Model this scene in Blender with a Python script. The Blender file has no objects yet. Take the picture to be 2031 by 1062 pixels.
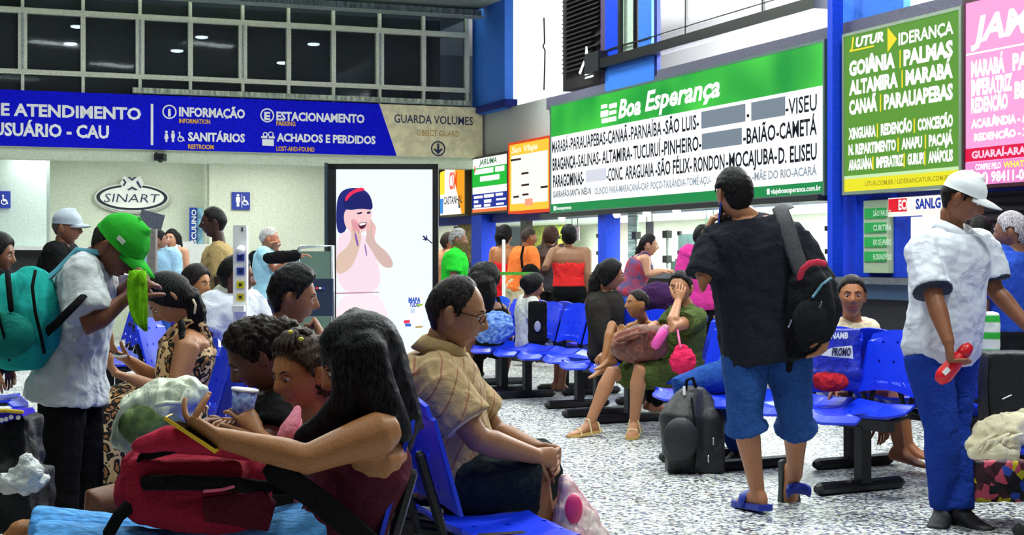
import bpy, math, random
import numpy as np
from mathutils import Vector, Matrix, noise as mnoise
random.seed(7)
D = bpy.data; SC = bpy.context.scene; COL = SC.collection
V = Vector
# ------------------------------------------------ camera, world, lights, exposure
F, CX, HY, CH = 3000.0, 1015.5, 512.0, 1.28
cam = D.objects.new('camera', D.cameras.new('camera')); COL.objects.link(cam)
cam.location = (0, 0, CH); cam.rotation_euler = (math.radians(90), 0, 0)
cam.data.sensor_width = 36; cam.data.lens = 36 * F / 2031
cam.data.shift_y = -(531 - HY) / 2031
cam.data.clip_end = 200
SC.camera = cam
SC.view_settings.view_transform = 'Standard'; SC.view_settings.look = 'None'
SC.view_settings.gamma = 1; SC.view_settings.exposure = 0.12
SC.view_settings.use_curve_mapping = False
wd = D.worlds.new('world'); SC.world = wd; wd.use_nodes = True
wd.node_tree.nodes['Background'].inputs[0].default_value = (.72, .82, 1, 1)
wd.node_tree.nodes['Background'].inputs[1].default_value = 0.06
def area(name, loc, size, energy, col=(1, 1, 1), rot=(0, 0, 0), sy=None):
    l = D.lights.new(name, 'AREA'); l.energy = energy; l.color = col; l.size = size
    if sy: l.shape = 'RECTANGLE'; l.size_y = sy
    o = D.objects.new(name, l); o.location = loc; o.rotation_euler = rot; COL.objects.link(o); return o
CEILZ = 6.6
LAMPS = [(2.6, .6, .35), (-3.0, 4.0, .6), (3.2, 5.2, 1.1), (.2, 8.0, 1.1), (3.0, 10.4, 1), (-3.4, 11.0, .8), (-.2, 14.5, .8), (-5.5, 18.0, 1.5), (-1.6, 20.0, 1.3)]
for i, (x, y, e) in enumerate(LAMPS):
    area('ceiling_light_source', (x, y, CEILZ - .12), 1.3, 200 * e, (.93, 1, .97), sy=.5)
# ------------------------------------------------ geometry helpers
def P(px, py, Y): return V(((px - CX) / F * Y, Y, CH - (py - HY) / F * Y))
class G:
    def __init__(s): s.v = []; s.f = []; s.m = []
    def add(s, vs, fs, m=0):
        n = len(s.v); s.v += [tuple(v) for v in vs]; s.f += [tuple(i + n for i in f) for f in fs]; s.m += [m] * len(fs); return s
    def box(s, c, d, R=None, m=0):
        c = V(c); h = [x / 2 for x in d]; vs = []
        for x in (-1, 1):
            for y in (-1, 1):
                for z in (-1, 1):
                    p = V((x * h[0], y * h[1], z * h[2])); vs.append(c + (R @ p if R else p))
        return s.add(vs, [(0, 1, 3, 2), (4, 6, 7, 5), (0, 4, 5, 1), (2, 3, 7, 6), (0, 2, 6, 4), (1, 5, 7, 3)], m)
    def loft(s, rings, cap=True, m=0, closed=True):
        n = len(rings[0]); vs = [p for r in rings for p in r]; fs = []
        for i in range(len(rings) - 1):
            for j in range(n if closed else n - 1):
                k = (j + 1) % n; fs.append((i * n + j, i * n + k, (i + 1) * n + k, (i + 1) * n + j))
        if cap: fs.append(tuple(range(n))[::-1]); fs.append(tuple((len(rings) - 1) * n + j for j in range(n)))
        return s.add(vs, fs, m)
    def tube(s, pts, rad, n=10, flat=1.0, up=None, m=0, cap=True, dome=True):
        pts = [V(p) for p in pts]
        if not isinstance(rad, (list, tuple)): rad = [rad] * len(pts)
        rings = []; T = []
        for i in range(len(pts)):
            t = pts[min(i + 1, len(pts) - 1)] - pts[max(i - 1, 0)]
            T.append(t.normalized() if t.length > 1e-7 else V((0, 0, 1)))
        ref = V(up) if up else (V((0, 0, 1)) if abs(T[0].z) < .8 else V((0, 1, 0)))
        a = (ref - T[0] * ref.dot(T[0])).normalized()
        P2, R2, T2 = list(pts), list(rad), list(T)
        if dome:
            P2 = [pts[0] - T[0] * rad[0] * .75] + P2 + [pts[-1] + T[-1] * rad[-1] * .75]
            R2 = [rad[0] * .55] + R2 + [rad[-1] * .55]; T2 = [T[0]] + T2 + [T[-1]]
        for p, r, t in zip(P2, R2, T2):
            a = (a - t * a.dot(t)); a = a.normalized() if a.length > 1e-6 else V((1, 0, 0))
            b = t.cross(a)
            rings.append([p + a * math.cos(2 * math.pi * k / n) * r * flat + b * math.sin(2 * math.pi * k / n) * r for k in range(n)])
        return s.loft(rings, cap, m)
    def ell(s, c, r, M=None, n=14, k=9, m=0):
        c = V(c); vs = []; fs = []
        for i in range(1, k):
            ph = math.pi * i / k
            for j in range(n):
                th = 2 * math.pi * j / n
                p = V((r[0] * math.sin(ph) * math.cos(th), r[1] * math.sin(ph) * math.sin(th), r[2] * math.cos(ph)))
                vs.append(c + (M @ p if M else p))
        top = V((0, 0, r[2])); vs.append(c + (M @ top if M else top)); vs.append(c - (M @ top if M else top))
        t, b = len(vs) - 2, len(vs) - 1
        for i in range(k - 2):
            for j in range(n):
                q = (j + 1) % n; fs.append((i * n + j, (i + 1) * n + j, (i + 1) * n + q, i * n + q))
        for j in range(n):
            q = (j + 1) % n; fs.append((t, j, q)); fs.append((b, (k - 2) * n + q, (k - 2) * n + j))
        return s.add(vs, fs, m)
    def prism(s, poly, d, m=0):
        d = V(d); n = len(poly); vs = [V(p) for p in poly] + [V(p) + d for p in poly]
        return s.add(vs, [tuple(range(n))[::-1], tuple(range(n, 2 * n))] + [(i, (i + 1) % n, n + (i + 1) % n, n + i) for i in range(n)], m)
    def mesh(s, name, off=V((0, 0, 0)), smooth=False):
        me = D.meshes.new(name); me.from_pydata([(v[0] - off[0], v[1] - off[1], v[2] - off[2]) for v in s.v], [], s.f)
        if any(s.m): me.polygons.foreach_set('material_index', s.m)
        if smooth: me.polygons.foreach_set('use_smooth', [True] * len(me.polygons))
        me.validate(); me.update(); return me
def wloc(p):
    o = V((0, 0, 0))
    while p is not None: o = o + p.location; p = p.parent
    return o
def obj(name, g, mat, parent=None, smooth=False, at=None):
    """g in world coordinates; linked as ONE mesh object, child of parent"""
    off = wloc(parent) if parent else V((0, 0, 0))
    if at is not None: off = V(at)
    me = g.mesh(name, off, smooth) if isinstance(g, G) else g
    o = D.objects.new(name, me); COL.objects.link(o)
    for mm in (mat if isinstance(mat, (list, tuple)) else [mat]): me.materials.append(mm)
    if parent: o.parent = parent
    if at is not None: o.location = at
    return o
def tag(o, label=None, cat=None, group=None, kind=None):
    if label: o['label'] = label
    if cat: o['category'] = cat
    if group: o['group'] = group
    if kind: o['kind'] = kind
    return o
def thing(name, loc, label, cat, group=None, rz=0):
    o = D.objects.new(name, None); COL.objects.link(o); o.location = loc; o.rotation_euler = (0, 0, rz)
    o.empty_display_size = .1; return tag(o, label, cat, group)
def struct(name, g, mat, parent=None):
    o = obj(name, g, mat, parent)
    if not parent: o['kind'] = 'structure'
    return o
def copy_tree(o, parent=None):
    c = o.copy(); COL.objects.link(c)
    if parent: c.parent = parent
    for ch in [x for x in D.objects if x.parent == o]: copy_tree(ch, c)
    return c
_tmp = D.scenes.new('scratch')
def remesh(g, vox, sm=4, disp=0, freq=20, name='m'):
    me = g.mesh('t'); o = D.objects.new('t', me); _tmp.collection.objects.link(o)
    r = o.modifiers.new('r', 'REMESH'); r.mode = 'VOXEL'; r.voxel_size = vox; r.use_smooth_shade = True
    if sm: q = o.modifiers.new('s', 'SMOOTH'); q.factor = .5; q.iterations = sm
    _tmp.view_layers[0].update(); dg = _tmp.view_layers[0].depsgraph; dg.update()
    m2 = D.meshes.new_from_object(o.evaluated_get(dg), depsgraph=dg)
    D.objects.remove(o); D.meshes.remove(me); m2.name = name
    if disp:
        n = len(m2.vertices); co = np.empty(n * 3); m2.vertices.foreach_get('co', co); co = co.reshape(-1, 3)
        no = np.empty(n * 3); m2.vertices.foreach_get('normal', no); no = no.reshape(-1, 3)
        h = np.array([mnoise.noise(V(c) * freq) + .5 * mnoise.noise(V(c) * freq * 2.3) for c in co])
        co += no * (h * disp)[:, None]; m2.vertices.foreach_set('co', co.ravel()); m2.update()
    return m2
def shift(me, off):
    me.transform(Matrix.Translation(-V(off))); return me
# ------------------------------------------------ materials
def nt(name):
    m = D.materials.new(name); m.use_nodes = True; t = m.node_tree; return m, t, t.nodes['Principled BSDF']
def lin(c):
    if isinstance(c, str): c = [int(c[i:i + 2], 16) / 255 for i in (0, 2, 4)]
    return tuple((x / 12.92 if x <= .04045 else ((x + .055) / 1.055) ** 2.4) for x in c) + (1,)
def mat(name, c, rough=.6, var=.0, vs=60, bump=0, bs=8, bd=.02, metal=0, spec=.5, stretch=None, c2=None):
    m, t, b = nt(name); c = lin(c)
    b.inputs['Base Color'].default_value = c; b.inputs['Roughness'].default_value = rough
    b.inputs['Metallic'].default_value = metal; b.inputs['Specular IOR Level'].default_value = spec
    tc = t.nodes.new('ShaderNodeTexCoord')
    if var:
        n = t.nodes.new('ShaderNodeTexNoise'); n.inputs['Scale'].default_value = vs; n.inputs['Detail'].default_value = 3
        mp = t.nodes.new('ShaderNodeMapping'); mp.inputs['Scale'].default_value = stretch or (1, 1, 1)
        t.links.new(tc.outputs['Object'], mp.inputs[0]); t.links.new(mp.outputs[0], n.inputs['Vector'])
        r = t.nodes.new('ShaderNodeValToRGB'); e = r.color_ramp.elements
        e[0].position = .35; e[1].position = .65
        c2l = lin(c2) if c2 else None
        e[0].color = c2l if c2l else tuple(x * (1 - var) for x in c[:3]) + (1,)
        e[1].color = c if c2l else tuple(min(1, x * (1 + var) + .02 * var) for x in c[:3]) + (1,)
        t.links.new(n.outputs['Fac'], r.inputs[0]); t.links.new(r.outputs[0], b.inputs['Base Color'])
    if bump:
        n = t.nodes.new('ShaderNodeTexNoise'); n.inputs['Scale'].default_value = bs; n.inputs['Detail'].default_value = 4; n.inputs['Distortion'].default_value = .6
        mp = t.nodes.new('ShaderNodeMapping'); mp.inputs['Scale'].default_value = stretch or (1, 1, 1)
        t.links.new(tc.outputs['Object'], mp.inputs[0]); t.links.new(mp.outputs[0], n.inputs['Vector'])
        bb = t.nodes.new('ShaderNodeBump'); bb.inputs['Strength'].default_value = bump; bb.inputs['Distance'].default_value = bd
        t.links.new(n.outputs['Fac'], bb.inputs['Height']); t.links.new(bb.outputs[0], b.inputs['Normal'])
    return m
def emis(name, c, st=1.0):
    m, t, b = nt(name); b.inputs['Base Color'].default_value = (0, 0, 0, 1); b.inputs['Roughness'].default_value = .5
    b.inputs['Specular IOR Level'].default_value = .1
    b.inputs['Emission Color'].default_value = lin(c); b.inputs['Emission Strength'].default_value = st; return m
def cloth(name, c, var=.35, bump=.8, bs=9, rough=.9, vs=380): return mat(name, c, rough, var, vs, bump, bs, .03, spec=.08)
def glass(name, tint=(.8, .95, .9), amt=.12, rough=.02):
    m, t, b = nt(name); b.inputs['Base Color'].default_value = (*tint, 1); b.inputs['Roughness'].default_value = rough
    tr = t.nodes.new('ShaderNodeBsdfTransparent'); mx = t.nodes.new('ShaderNodeMixShader'); mx.inputs[0].default_value = amt
    tr.inputs[0].default_value = (*tint, 1)
    t.links.new(tr.outputs[0], mx.inputs[1]); t.links.new(b.outputs[0], mx.inputs[2])
    t.links.new(mx.outputs[0], t.nodes['Material Output'].inputs[0]); return m
M = {}
M['seat'] = mat('seat_plastic', '0d36e6', .30, .18, 300, spec=.6)
M['black'] = mat('black_metal', '0a0a0e', .45, .3, 200)
M['blackplastic'] = mat('black_plastic', '08080a', .35)
M['chrome'] = mat('chrome', 'c8ccd0', .22, metal=1)
M['white'] = mat('white_paint', 'f2f4f2', .6, .04, 20)
M['lintel'] = mat('lintel_paint', 'cdd6c2', .7, .08, 30)
M['wallg'] = mat('wall_paint', 'd6dccb', .6, .10, 45)
M['wallb'] = mat('wall_blue_grey', 'bfd0cb', .5, .10, 45)
M['beam'] = mat('beam_grey', 'b4b6b2', .7, .10, 60)
M['darkbeam'] = mat('dark_strip', '5d5a70', .7, .2, 60)
M['blue'] = mat('blue_paint', '1440d0', .5, .16, 60, spec=.2)
M['blue2'] = mat('light_blue_paint', '3f7ee6', .5, .14, 60, spec=.2)
M['navy'] = mat('navy_paint', '0b1f78', .5, .2, 60, spec=.2)
M['mull'] = mat('window_frame_paint', 'dcdecc', .6, .15, 40)
M['tray'] = mat('galvanised', '8f9c9a', .5, .3, 30, metal=.3)
M['night'] = mat('night_glass', '040507', .07, spec=.6)
M['dark'] = mat('dark_stone', '15161a', .5, .4, 70)
M['wood'] = mat('louvre_dark', '1b1416', .6, .3, 60)
def floor_mat():
    m, t, b = nt('terrazzo'); N = t.nodes; L = t.links
    tc = N.new('ShaderNodeTexCoord'); vo = N.new('ShaderNodeTexVoronoi'); vo.inputs['Scale'].default_value = 62
    L.new(tc.outputs['Object'], vo.inputs['Vector'])
    sep = N.new('ShaderNodeSeparateColor'); L.new(vo.outputs['Color'], sep.inputs[0])
    r = N.new('ShaderNodeValToRGB'); r.color_ramp.interpolation = 'CONSTANT'; e = r.color_ramp.elements
    e[0].position = 0; e[0].color = lin('f4f6f2')
    for p, c in ((.26, 'b8bcb8'), (.42, '7c828a'), (.56, '3c424e'), (.66, 'ffffff'), (.78, '14181f'), (.88, '9a866c'), (.93, '4a5690')):
        x = e.new(p); x.color = lin(c)
    e[-1].color = lin('4a3f3c')
    L.new(sep.outputs[0], r.inputs[0])
    n = N.new('ShaderNodeTexNoise'); n.inputs['Scale'].default_value = 1.2; n.inputs['Detail'].default_value = 5
    L.new(tc.outputs['Object'], n.inputs['Vector'])
    mr = N.new('ShaderNodeMapRange'); mr.inputs[1].default_value = .3; mr.inputs[2].default_value = .7; mr.inputs[3].default_value = .72; mr.inputs[4].default_value = 1.0
    L.new(n.outputs['Fac'], mr.inputs[0])
    mx = N.new('ShaderNodeMix'); mx.data_type = 'RGBA'; mx.blend_type = 'MULTIPLY'; mx.inputs[0].default_value = 1
    L.new(r.outputs[0], mx.inputs[6]); L.new(mr.outputs[0], mx.inputs[7]); L.new(mx.outputs[2], b.inputs['Base Color'])
    b.inputs['Roughness'].default_value = .42; return m
M['floor'] = floor_mat()
# ------------------------------------------------ planes of the hall
class Pl:
    """vertical plane through O with unit direction e along increasing picture x and normal n towards the hall"""
    def __init__(s, O, e, n): s.O = V((O[0], O[1], 0)); s.e = V((e[0], e[1], 0)).normalized(); s.n = V((n[0], n[1], 0)).normalized()
    def Y(s, px, off=0):
        k = (px - CX) / F; O = s.O + s.n * off; return O.dot(s.n) / (k * s.n.x + s.n.y)
    def s_(s, px, off=0):
        y = s.Y(px, off); return (V(((px - CX) / F * y, y, 0)) - s.O - s.n * off).dot(s.e)
    def z(s, px, py, off=0): return CH - (py - HY) / F * s.Y(px, off)
    def w(s, a, z, off=0): return s.O + s.e * a + s.n * off + V((0, 0, z))
    def p(s, px, py, off=0): return s.w(s.s_(px, off), s.z(px, py, off), off)
    def box(s, g, a0, a1, z0, z1, o0, o1, m=0):
        R = Matrix((s.e, s.n, V((0, 0, 1)))).transposed()
        return g.box(s.w((a0 + a1) / 2, (z0 + z1) / 2, (o0 + o1) / 2), (abs(a1 - a0), abs(o1 - o0), abs(z1 - z0)), R, m)
    def pbox(s, g, x0, x1, z0, z1, o0, o1, m=0): return s.box(g, s.s_(x0, o1), s.s_(x1, o1), z0, z1, o0, o1, m)
    def poly(s, g, pts, off, t=.004, m=0): return g.prism([s.p(x, y, off) for x, y in pts], s.n * t, m)
RW = Pl((-.472, 24.2), (.365, -.931), (-.931, -.365))
BW = Pl((-.472, 24.2), (.931, .365), (.365, -.931))
_fc = {}
def text_raw(body, bold, shear):
    k = (body, bold, shear)
    if k not in _fc:
        c = D.curves.new('t', 'FONT'); c.body = body; c.size = 1; c.offset = bold; c.shear = shear; c.resolution_u = 2
        o = D.objects.new('t', c); _tmp.collection.objects.link(o); _tmp.view_layers[0].update(); dg = _tmp.view_layers[0].depsgraph; dg.update()
        me = D.meshes.new_from_object(o.evaluated_get(dg), depsgraph=dg)
        vs = [(v.co.x, v.co.y) for v in me.vertices]; fs = [tuple(p.vertices) for p in me.polygons]
        D.objects.remove(o); D.curves.remove(c); D.meshes.remove(me); _fc[k] = (vs, fs)
    return _fc[k]
CAPH = .729
def text(pl, body, a0, a1, z0, h, m, parent, off, bold=.02, shear=0, name='lettering'):
    vs, fs = text_raw(body, bold, shear)
    if not vs: return
    x0 = min(v[0] for v in vs); x1 = max(v[0] for v in vs); sx = (a1 - a0) / (x1 - x0); sz = h / CAPH
    g = G(); g.add([pl.w(a0 + (x - x0) * sx, z0 + y * sz, off) for x, y in vs], fs)
    return obj(name, g, m, parent)
def ptext(pl, body, x0, x1, ybase, h, m, parent, off, **k):
    """x0,x1: picture columns on the plane; ybase = picture row of the baseline at x0; h in picture rows at x0"""
    z = pl.z(x0, ybase, off); return text(pl, body, pl.s_(x0, off), pl.s_(x1, off), z, h / F * pl.Y(x0, off), m, parent, off, **k)
_q = BW.w(BW.s_(430), 6.3, 2.6); area('wall_washer_source', _q, 6.0, 560, (.96, 1, .95), (math.radians(52), 0, math.atan2(BW.e.y, BW.e.x)), sy=.4)  # added unseen area light, brightens the window frames and banner
# ------------------------------------------------ structure: floor, back wall, ceiling
struct('floor', G().box((0, 14, -.05), (30, 36, .1)), M['floor'])
g = G(); g.box((-2, 12, CEILZ + .1), (18, 32, .2)); ceil_ = struct('ceiling', g, M['wallg'])
lampm = emis('lamp_face', 'f4fff8', 6)
for (x, y, e) in LAMPS:
    obj('lamp_housing', G().box((x, y, CEILZ - .04), (1.4, .6, .08)), M['white'], ceil_)
aL = BW.s_(-260)
# lintel and upper wall
g = G(); BW.box(g, aL, 0, 2.70, 2.88, -.3, 0); struct('trim_1', g, M['lintel'])
g = G(); BW.box(g, aL, 0, 5.28, CEILZ, -.3, -.02); struct('wall_back_upper', g, M['wallg'])
# window band
WZ = [3.66, 3.93, 4.86, 5.28]
cols = [(-60, 1), (45, 1), (165, 0), (278, 1), (378, 0), (482, 1), (573, 0), (662, 0), (754, 1), (841, 0), (927, 0)]
g = G(); BW.box(g, aL, BW.s_(933), WZ[0], WZ[3], -1.6, -1.5); struct('wall_night_backdrop', g, mat('night', '020203', 1, spec=0))
wf = tag(obj('window_1', (lambda gg: (BW.box(gg, aL, BW.s_(930), 3.60, 3.68, -.12, -.02), gg)[1])(G()), M['mull']), kind='structure')
for z0, z1 in ((3.915, 3.985), (4.79, 4.87), (5.22, 5.30)):
    g = G(); BW.box(g, aL, BW.s_(930), z0, z1, -.14, .01); obj('window_rail', g, M['mull'], wf)
    g = G(); BW.box(g, aL, BW.s_(930), z0 + .025, z1 - .018, .01, .03); obj('window_rail', g, M['mull'], wf)
for px, th in cols:
    a = BW.s_(px); h = .062 if th else .034
    g = G(); BW.box(g, a - h, a + h, 3.985, 4.79, -.12, .005); obj('mullion', g, M['mull'], wf)
    if th: g = G(); BW.box(g, a - .012, a + .012, 3.985, 4.79, .005, .02); obj('mullion', g, M['tray'], wf)
    for z0, z1 in ((3.68, 3.915), (4.87, 5.22)):
        g = G(); BW.box(g, a - .022, a + .022, z0, z1, -.12, .0); obj('mullion', g, M['mull'], wf)
gls = glass('dark_window_glass', (.45, .5, .55), .06, .03)
gl_dark = mat('tinted_pane', '06070a', .08, spec=.5)
for i in range(len(cols) - 1):
    a, b = BW.s_(cols[i][0]), BW.s_(cols[i + 1][0])
    for z0, z1 in ((3.68, 3.92), (3.97, 4.80), (4.86, 5.23)):
        g = G(); BW.box(g, a + .02, b - .02, z0, z1, -.08, -.07); obj('pane', g, gls, wf)
# lamp reflections in the glass, modelled as glowing discs behind it
hot = emis('lamp_glow', 'f2f6ff', 5)
for n_, (px, py) in enumerate([(153, 53), (140, 87), (351, 101), (400, 74), (561, 125), (622, 88)]):
    c = BW.p(px, py, -1.1)
    t = thing('hanging_lamp', c, ['small white lamp behind the upper window, highest on the far left', 'small white lamp behind the upper window, lowest on the far left', 'left lamp of the middle pair glowing behind the upper windows', 'upper lamp of the middle pair glowing behind the windows', 'lowest lamp glowing behind the upper windows', 'greenish white lamp behind the upper window farthest from the wall edge'][n_], 'lamp', 'lamps behind the upper windows')
    obj('lamp_shade', G().ell(c + V((0, 0, .03)), (.12, .12, .03)), M['blackplastic'], t, True)
    obj('lamp_disc', G().ell(c, (.10, .10, .025)), hot, t, True)
    obj('lamp_rod', G().tube([c + V((0, 0, .05)), V((c.x, c.y, 5.2))], .006, 6), M['black'], t)
# cable trays
t = thing('cable_tray', BW.w(BW.s_(600), 3.72, .06), 'perforated metal cable tray lying along the top of the blue banner', 'cable tray')
g = G(); BW.box(g, BW.s_(262), BW.s_(930), 3.70, 3.78, .03, .06); obj('tray_side', g, mat('tray_pale', 'b9c2ac', .6, .5, 22, stretch=(1, 1, .2)), t)
g = G(); BW.box(g, BW.s_(262), BW.s_(930), 3.69, 3.70, .03, .16); obj('tray_floor', g, M['tray'], t)
t = thing('cable_tray', BW.w(BW.s_(600), 5.1, .6), 'long grey cable tray under the ceiling above the dark windows', 'cable tray')
g = G(); BW.box(g, BW.s_(-200), BW.s_(955, .6), 5.02, 5.14, .56, .6); obj('tray_side', g, mat('tray_grey', '9fb0ae', .6, .5, 22, stretch=(1, 1, .2)), t)
g = G(); BW.box(g, BW.s_(-200), BW.s_(955, .6), 5.01, 5.02, .5, .8); obj('tray_floor', g, M['tray'], t)
g = G(); BW.box(g, aL, BW.s_(925), 5.16, 5.34, .25, 3.0); struct('trim_soffit', g, mat('soffit', '6f7b78', .8, .25, 20))
g = G(); g.prism([BW.w(BW.s_(925), 5.16, .3), BW.w(BW.s_(925), 5.3, .3), BW.w(BW.s_(925) + .9, 5.62, .3), BW.w(BW.s_(925) + .9, 5.5, .3)], BW.n * 2.6); struct('trim_soffit_slope', g, M['tray'])
# recess behind the lintel: interior walls
def band(name, x0, x1, off, z0, z1, m, t=.1):
    g = G(); BW.box(g, BW.s_(x0, off), BW.s_(x1, off), z0, z1, off - t, off); return struct(name, g, m)
band('wall_logo_side', 90, 415, -3.2, 0, 3.2, M['wallg'])
band('wall_restroom', 408, 900, -2.7, 0, 3.2, M['wallg'])
band('wall_office', -300, 99, -1.6, 1.45, 3.2, M['wallb'])
band('wall_office_base', -300, 99, -1.6, 0, 1.40, M['dark'])
g = G(); a = BW.s_(99, -1.6); BW.box(g, a - .05, a, 0, 3.2, -3.3, -1.6); struct('wall_office_side', g, M['wallb'])
g = G(); a = BW.s_(409, -2.7); BW.box(g, a, a + .05, 0, 3.2, -3.3, -2.7); struct('wall_restroom_side', g, M['wallg'])
g = G(); BW.box(g, aL, BW.s_(900), 3.0, 3.1, -3.4, -.3); struct('ceiling_recess', g, M['lintel'])
g = G(); BW.box(g, BW.s_(-300, -1.4), BW.s_(200, -1.4), 1.401, 1.449, -1.59, -1.2); tag(obj('counter_ledge', g, M['white']), 'white ledge running under the grey office panel', 'ledge')
g = G(); BW.box(g, BW.s_(157, -1.5), BW.s_(187, -1.5), 0, 1.40, -1.6, -1.3); tag(obj('ledge_support', g, M['wallb']), 'grey upright block holding the white ledge end', 'support')
for i, (px, off) in enumerate(((270, -1.0), (240, -1.8), (100, -1.2), (350, -2.4), (620, -.9), (560, -1.6))):
    c = BW.w(BW.s_(px, off), 2.99, off)
    tag(obj('ceiling_downlight', G().tube([c, c + V((0, 0, -.02))], .13, 16), emis('downlight', 'ffffff', 4)), ['round white downlight of the recess directly left of the surveillance camera', 'round downlight above the oval logo, deeper in the recess', 'faint round downlight at the left end of the recess ceiling', 'round downlight deep in the recess right of the oval logo', 'round white downlight just left of the advert panel top', 'faint downlight above the square restroom sign'][i], 'lamp', 'recess downlights')
for px, e in ((100, 26), (300, 34), (560, 36)):
    c = BW.w(BW.s_(px, -1.6), 2.9, -1.3); area('recess_light_source', c, 1.0, e, (.97, 1, .93))
# ------------------------------------------------ blue banner
SO = .12
ban = thing('direction_banner', BW.w(BW.s_(400), 3.3, SO), 'long blue and cream hall banner with white service lettering', 'sign')
bblue = mat('banner_blue', '0810d8', .6, .12, 30, spec=.08); bcream = mat('banner_cream', 'e6dcb4', .5, .15, 8)
g = G(); BW.box(g, aL, BW.s_(957, SO), 2.87, 3.67, 0, SO - .01); obj('banner_board', g, M['lintel'], ban)
x1, x2 = BW.s_(752, SO), BW.s_(787, SO)
g = G(); g.prism([BW.w(aL, 2.87, SO - .01), BW.w(x2, 2.87, SO - .01), BW.w(x1, 3.67, SO - .01), BW.w(aL, 3.67, SO - .01)], BW.n * .01); obj('blue_panel', g, bblue, ban)
g = G(); g.prism([BW.w(x2, 2.87, SO - .01), BW.w(BW.s_(957, SO), 2.87, SO - .01), BW.w(BW.s_(957, SO), 3.67, SO - .01), BW.w(x1, 3.67, SO - .01)], BW.n * .01); obj('cream_panel', g, bcream, ban)
wt = mat('print_white', 'ffffff', .5); ye = mat('print_yellow', 'f0b414', .5); nv = mat('print_navy', '14204e', .5); gd = mat('print_gold', 'b98a2a', .5)
T1 = SO + .006
ptext(BW, 'CENTRO DE ATENDIMENTO', -190, 280, 222, 25, wt, ban, T1, bold=.035)
ptext(BW, 'AO USUÁRIO - CAU', -75, 216, 266, 26, wt, ban, T1, bold=.035)
ptext(BW, 'INFORMAÇÃO', 355, 486, 230, 18, wt, ban, T1, bold=.04)
ptext(BW, 'INFORMATION', 355, 417, 244, 9, ye, ban, T1, bold=.03)
ptext(BW, 'SANITÁRIOS', 373, 486, 279, 17, wt, ban, T1, bold=.04)
ptext(BW, 'RESTROOM', 373, 424, 295, 9, ye, ban, T1, bold=.03)
ptext(BW, 'ESTACIONAMENTO', 548, 723, 238, 17, wt, ban, T1, bold=.04)
ptext(BW, 'PARKING', 548, 586, 249, 9, ye, ban, T1, bold=.03)
ptext(BW, 'ACHADOS E PERDIDOS', 549, 745, 280, 16, wt, ban, T1, bold=.04)
ptext(BW, 'LOST-AND-FOUND', 548, 624, 299, 9, ye, ban, T1, bold=.03)
ptext(BW, 'GUARDA VOLUMES', 782, 938, 243, 17, nv, ban, T1, bold=.01)
ptext(BW, 'OBEJCT GUARD', 827, 911, 269, 12, gd, ban, T1, bold=0)
g = G(); BW.pbox(g, 299, 304, BW.z(300, 288, T1), BW.z(300, 206, T1), T1 - .004, T1); obj('divider_line', g, wt, ban)
def ring(pl, g, px, py, r, w, off, n=28, t=.004):
    c = pl.p(px, py, off); s = pl.Y(px, off) / F; R = r * s; w = w * s
    for i in range(n):
        a, b = 2 * math.pi * i / n, 2 * math.pi * (i + 1) / n
        q = [c + pl.e * math.cos(x) * rr + V((0, 0, math.sin(x) * rr)) for x, rr in ((a, R), (b, R), (b, R - w), (a, R - w))]
        g.prism(q, pl.n * t)
    return g
def disc(pl, g, px, py, rx, ry, off, n=20, t=.004):
    c = pl.p(px, py, off); s = pl.Y(px, off) / F
    return g.prism([c + pl.e * math.cos(2 * math.pi * i / n) * rx * s + V((0, 0, math.sin(2 * math.pi * i / n) * ry * s)) for i in range(n)], pl.n * t)
def manpic(pl, g, px, py, h, off, skirt=False):
    disc(pl, g, px, py - h * .42, h * .12, h * .11, off)
    w = h * .17
    pts = [(px - w, py - h * .28), (px + w, py - h * .28), (px + w, py + h * .12), (px + w * .6, py + h * .12), (px + w * .6, py + h * .5), (px - w * .6, py + h * .5), (px - w * .6, py + h * .12), (px - w, py + h * .12)]
    if skirt: pts = [(px - w * .6, py - h * .28), (px + w * .6, py - h * .28), (px + w * 1.2, py + h * .2), (px + w * .5, py + h * .2), (px + w * .5, py + h * .5), (px - w * .5, py + h * .5), (px - w * .5, py + h * .2), (px - w * 1.2, py + h * .2)]
    pl.poly(g, pts, off); return g
def wheelpic(pl, g, px, py, h, off):
    ring(pl, g, px, py + h * .18, h * .3, h * .09, off, 16); disc(pl, g, px - h * .1, py - h * .42, h * .1, h * .1, off)
    pl.poly(g, [(px - h * .16, py - h * .3), (px - h * .04, py - h * .3), (px, py + h * .02), (px + h * .3, py + h * .05), (px + h * .42, py + h * .4), (px + h * .3, py + h * .42), (px + h * .2, py + h * .14), (px - h * .1, py + h * .12)], off + .001); return g
for px, py, ch in ((336, 222, 'i'), (530, 229, 'E')):
    g = ring(BW, G(), px, py, 14, 2.6, T1); obj('icon', g, wt, ban); ptext(BW, ch, px - (3 if ch == 'i' else 6), px + (3 if ch == 'i' else 6), py + 8, 15, wt, ban, T1, bold=.05)
g = G(); manpic(BW, g, 330, 271, 22, T1, True); manpic(BW, g, 343, 271, 22, T1); wheelpic(BW, g, 358, 272, 20, T1); obj('icon', g, wt, ban)
g = G(); BW.poly(g, [(520, 276), (543, 277), (543, 290), (520, 289)], T1); BW.poly(g, [(518, 270), (530, 271), (530, 275), (518, 274)], T1); BW.poly(g, [(533, 271), (545, 271), (545, 275), (533, 275)], T1); ring(BW, g, 526, 267, 5, 2, T1, 12); ring(BW, g, 537, 267, 6, 2, T1, 12); obj('icon', g, wt, ban)
g = ring(BW, G(), 869, 295, 15, 2.6, T1); BW.poly(g, [(867, 285), (871, 285), (871, 298), (876, 294), (878, 297), (869, 306), (860, 297), (862, 294), (867, 298)], T1); obj('icon', g, nv, ban)
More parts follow.
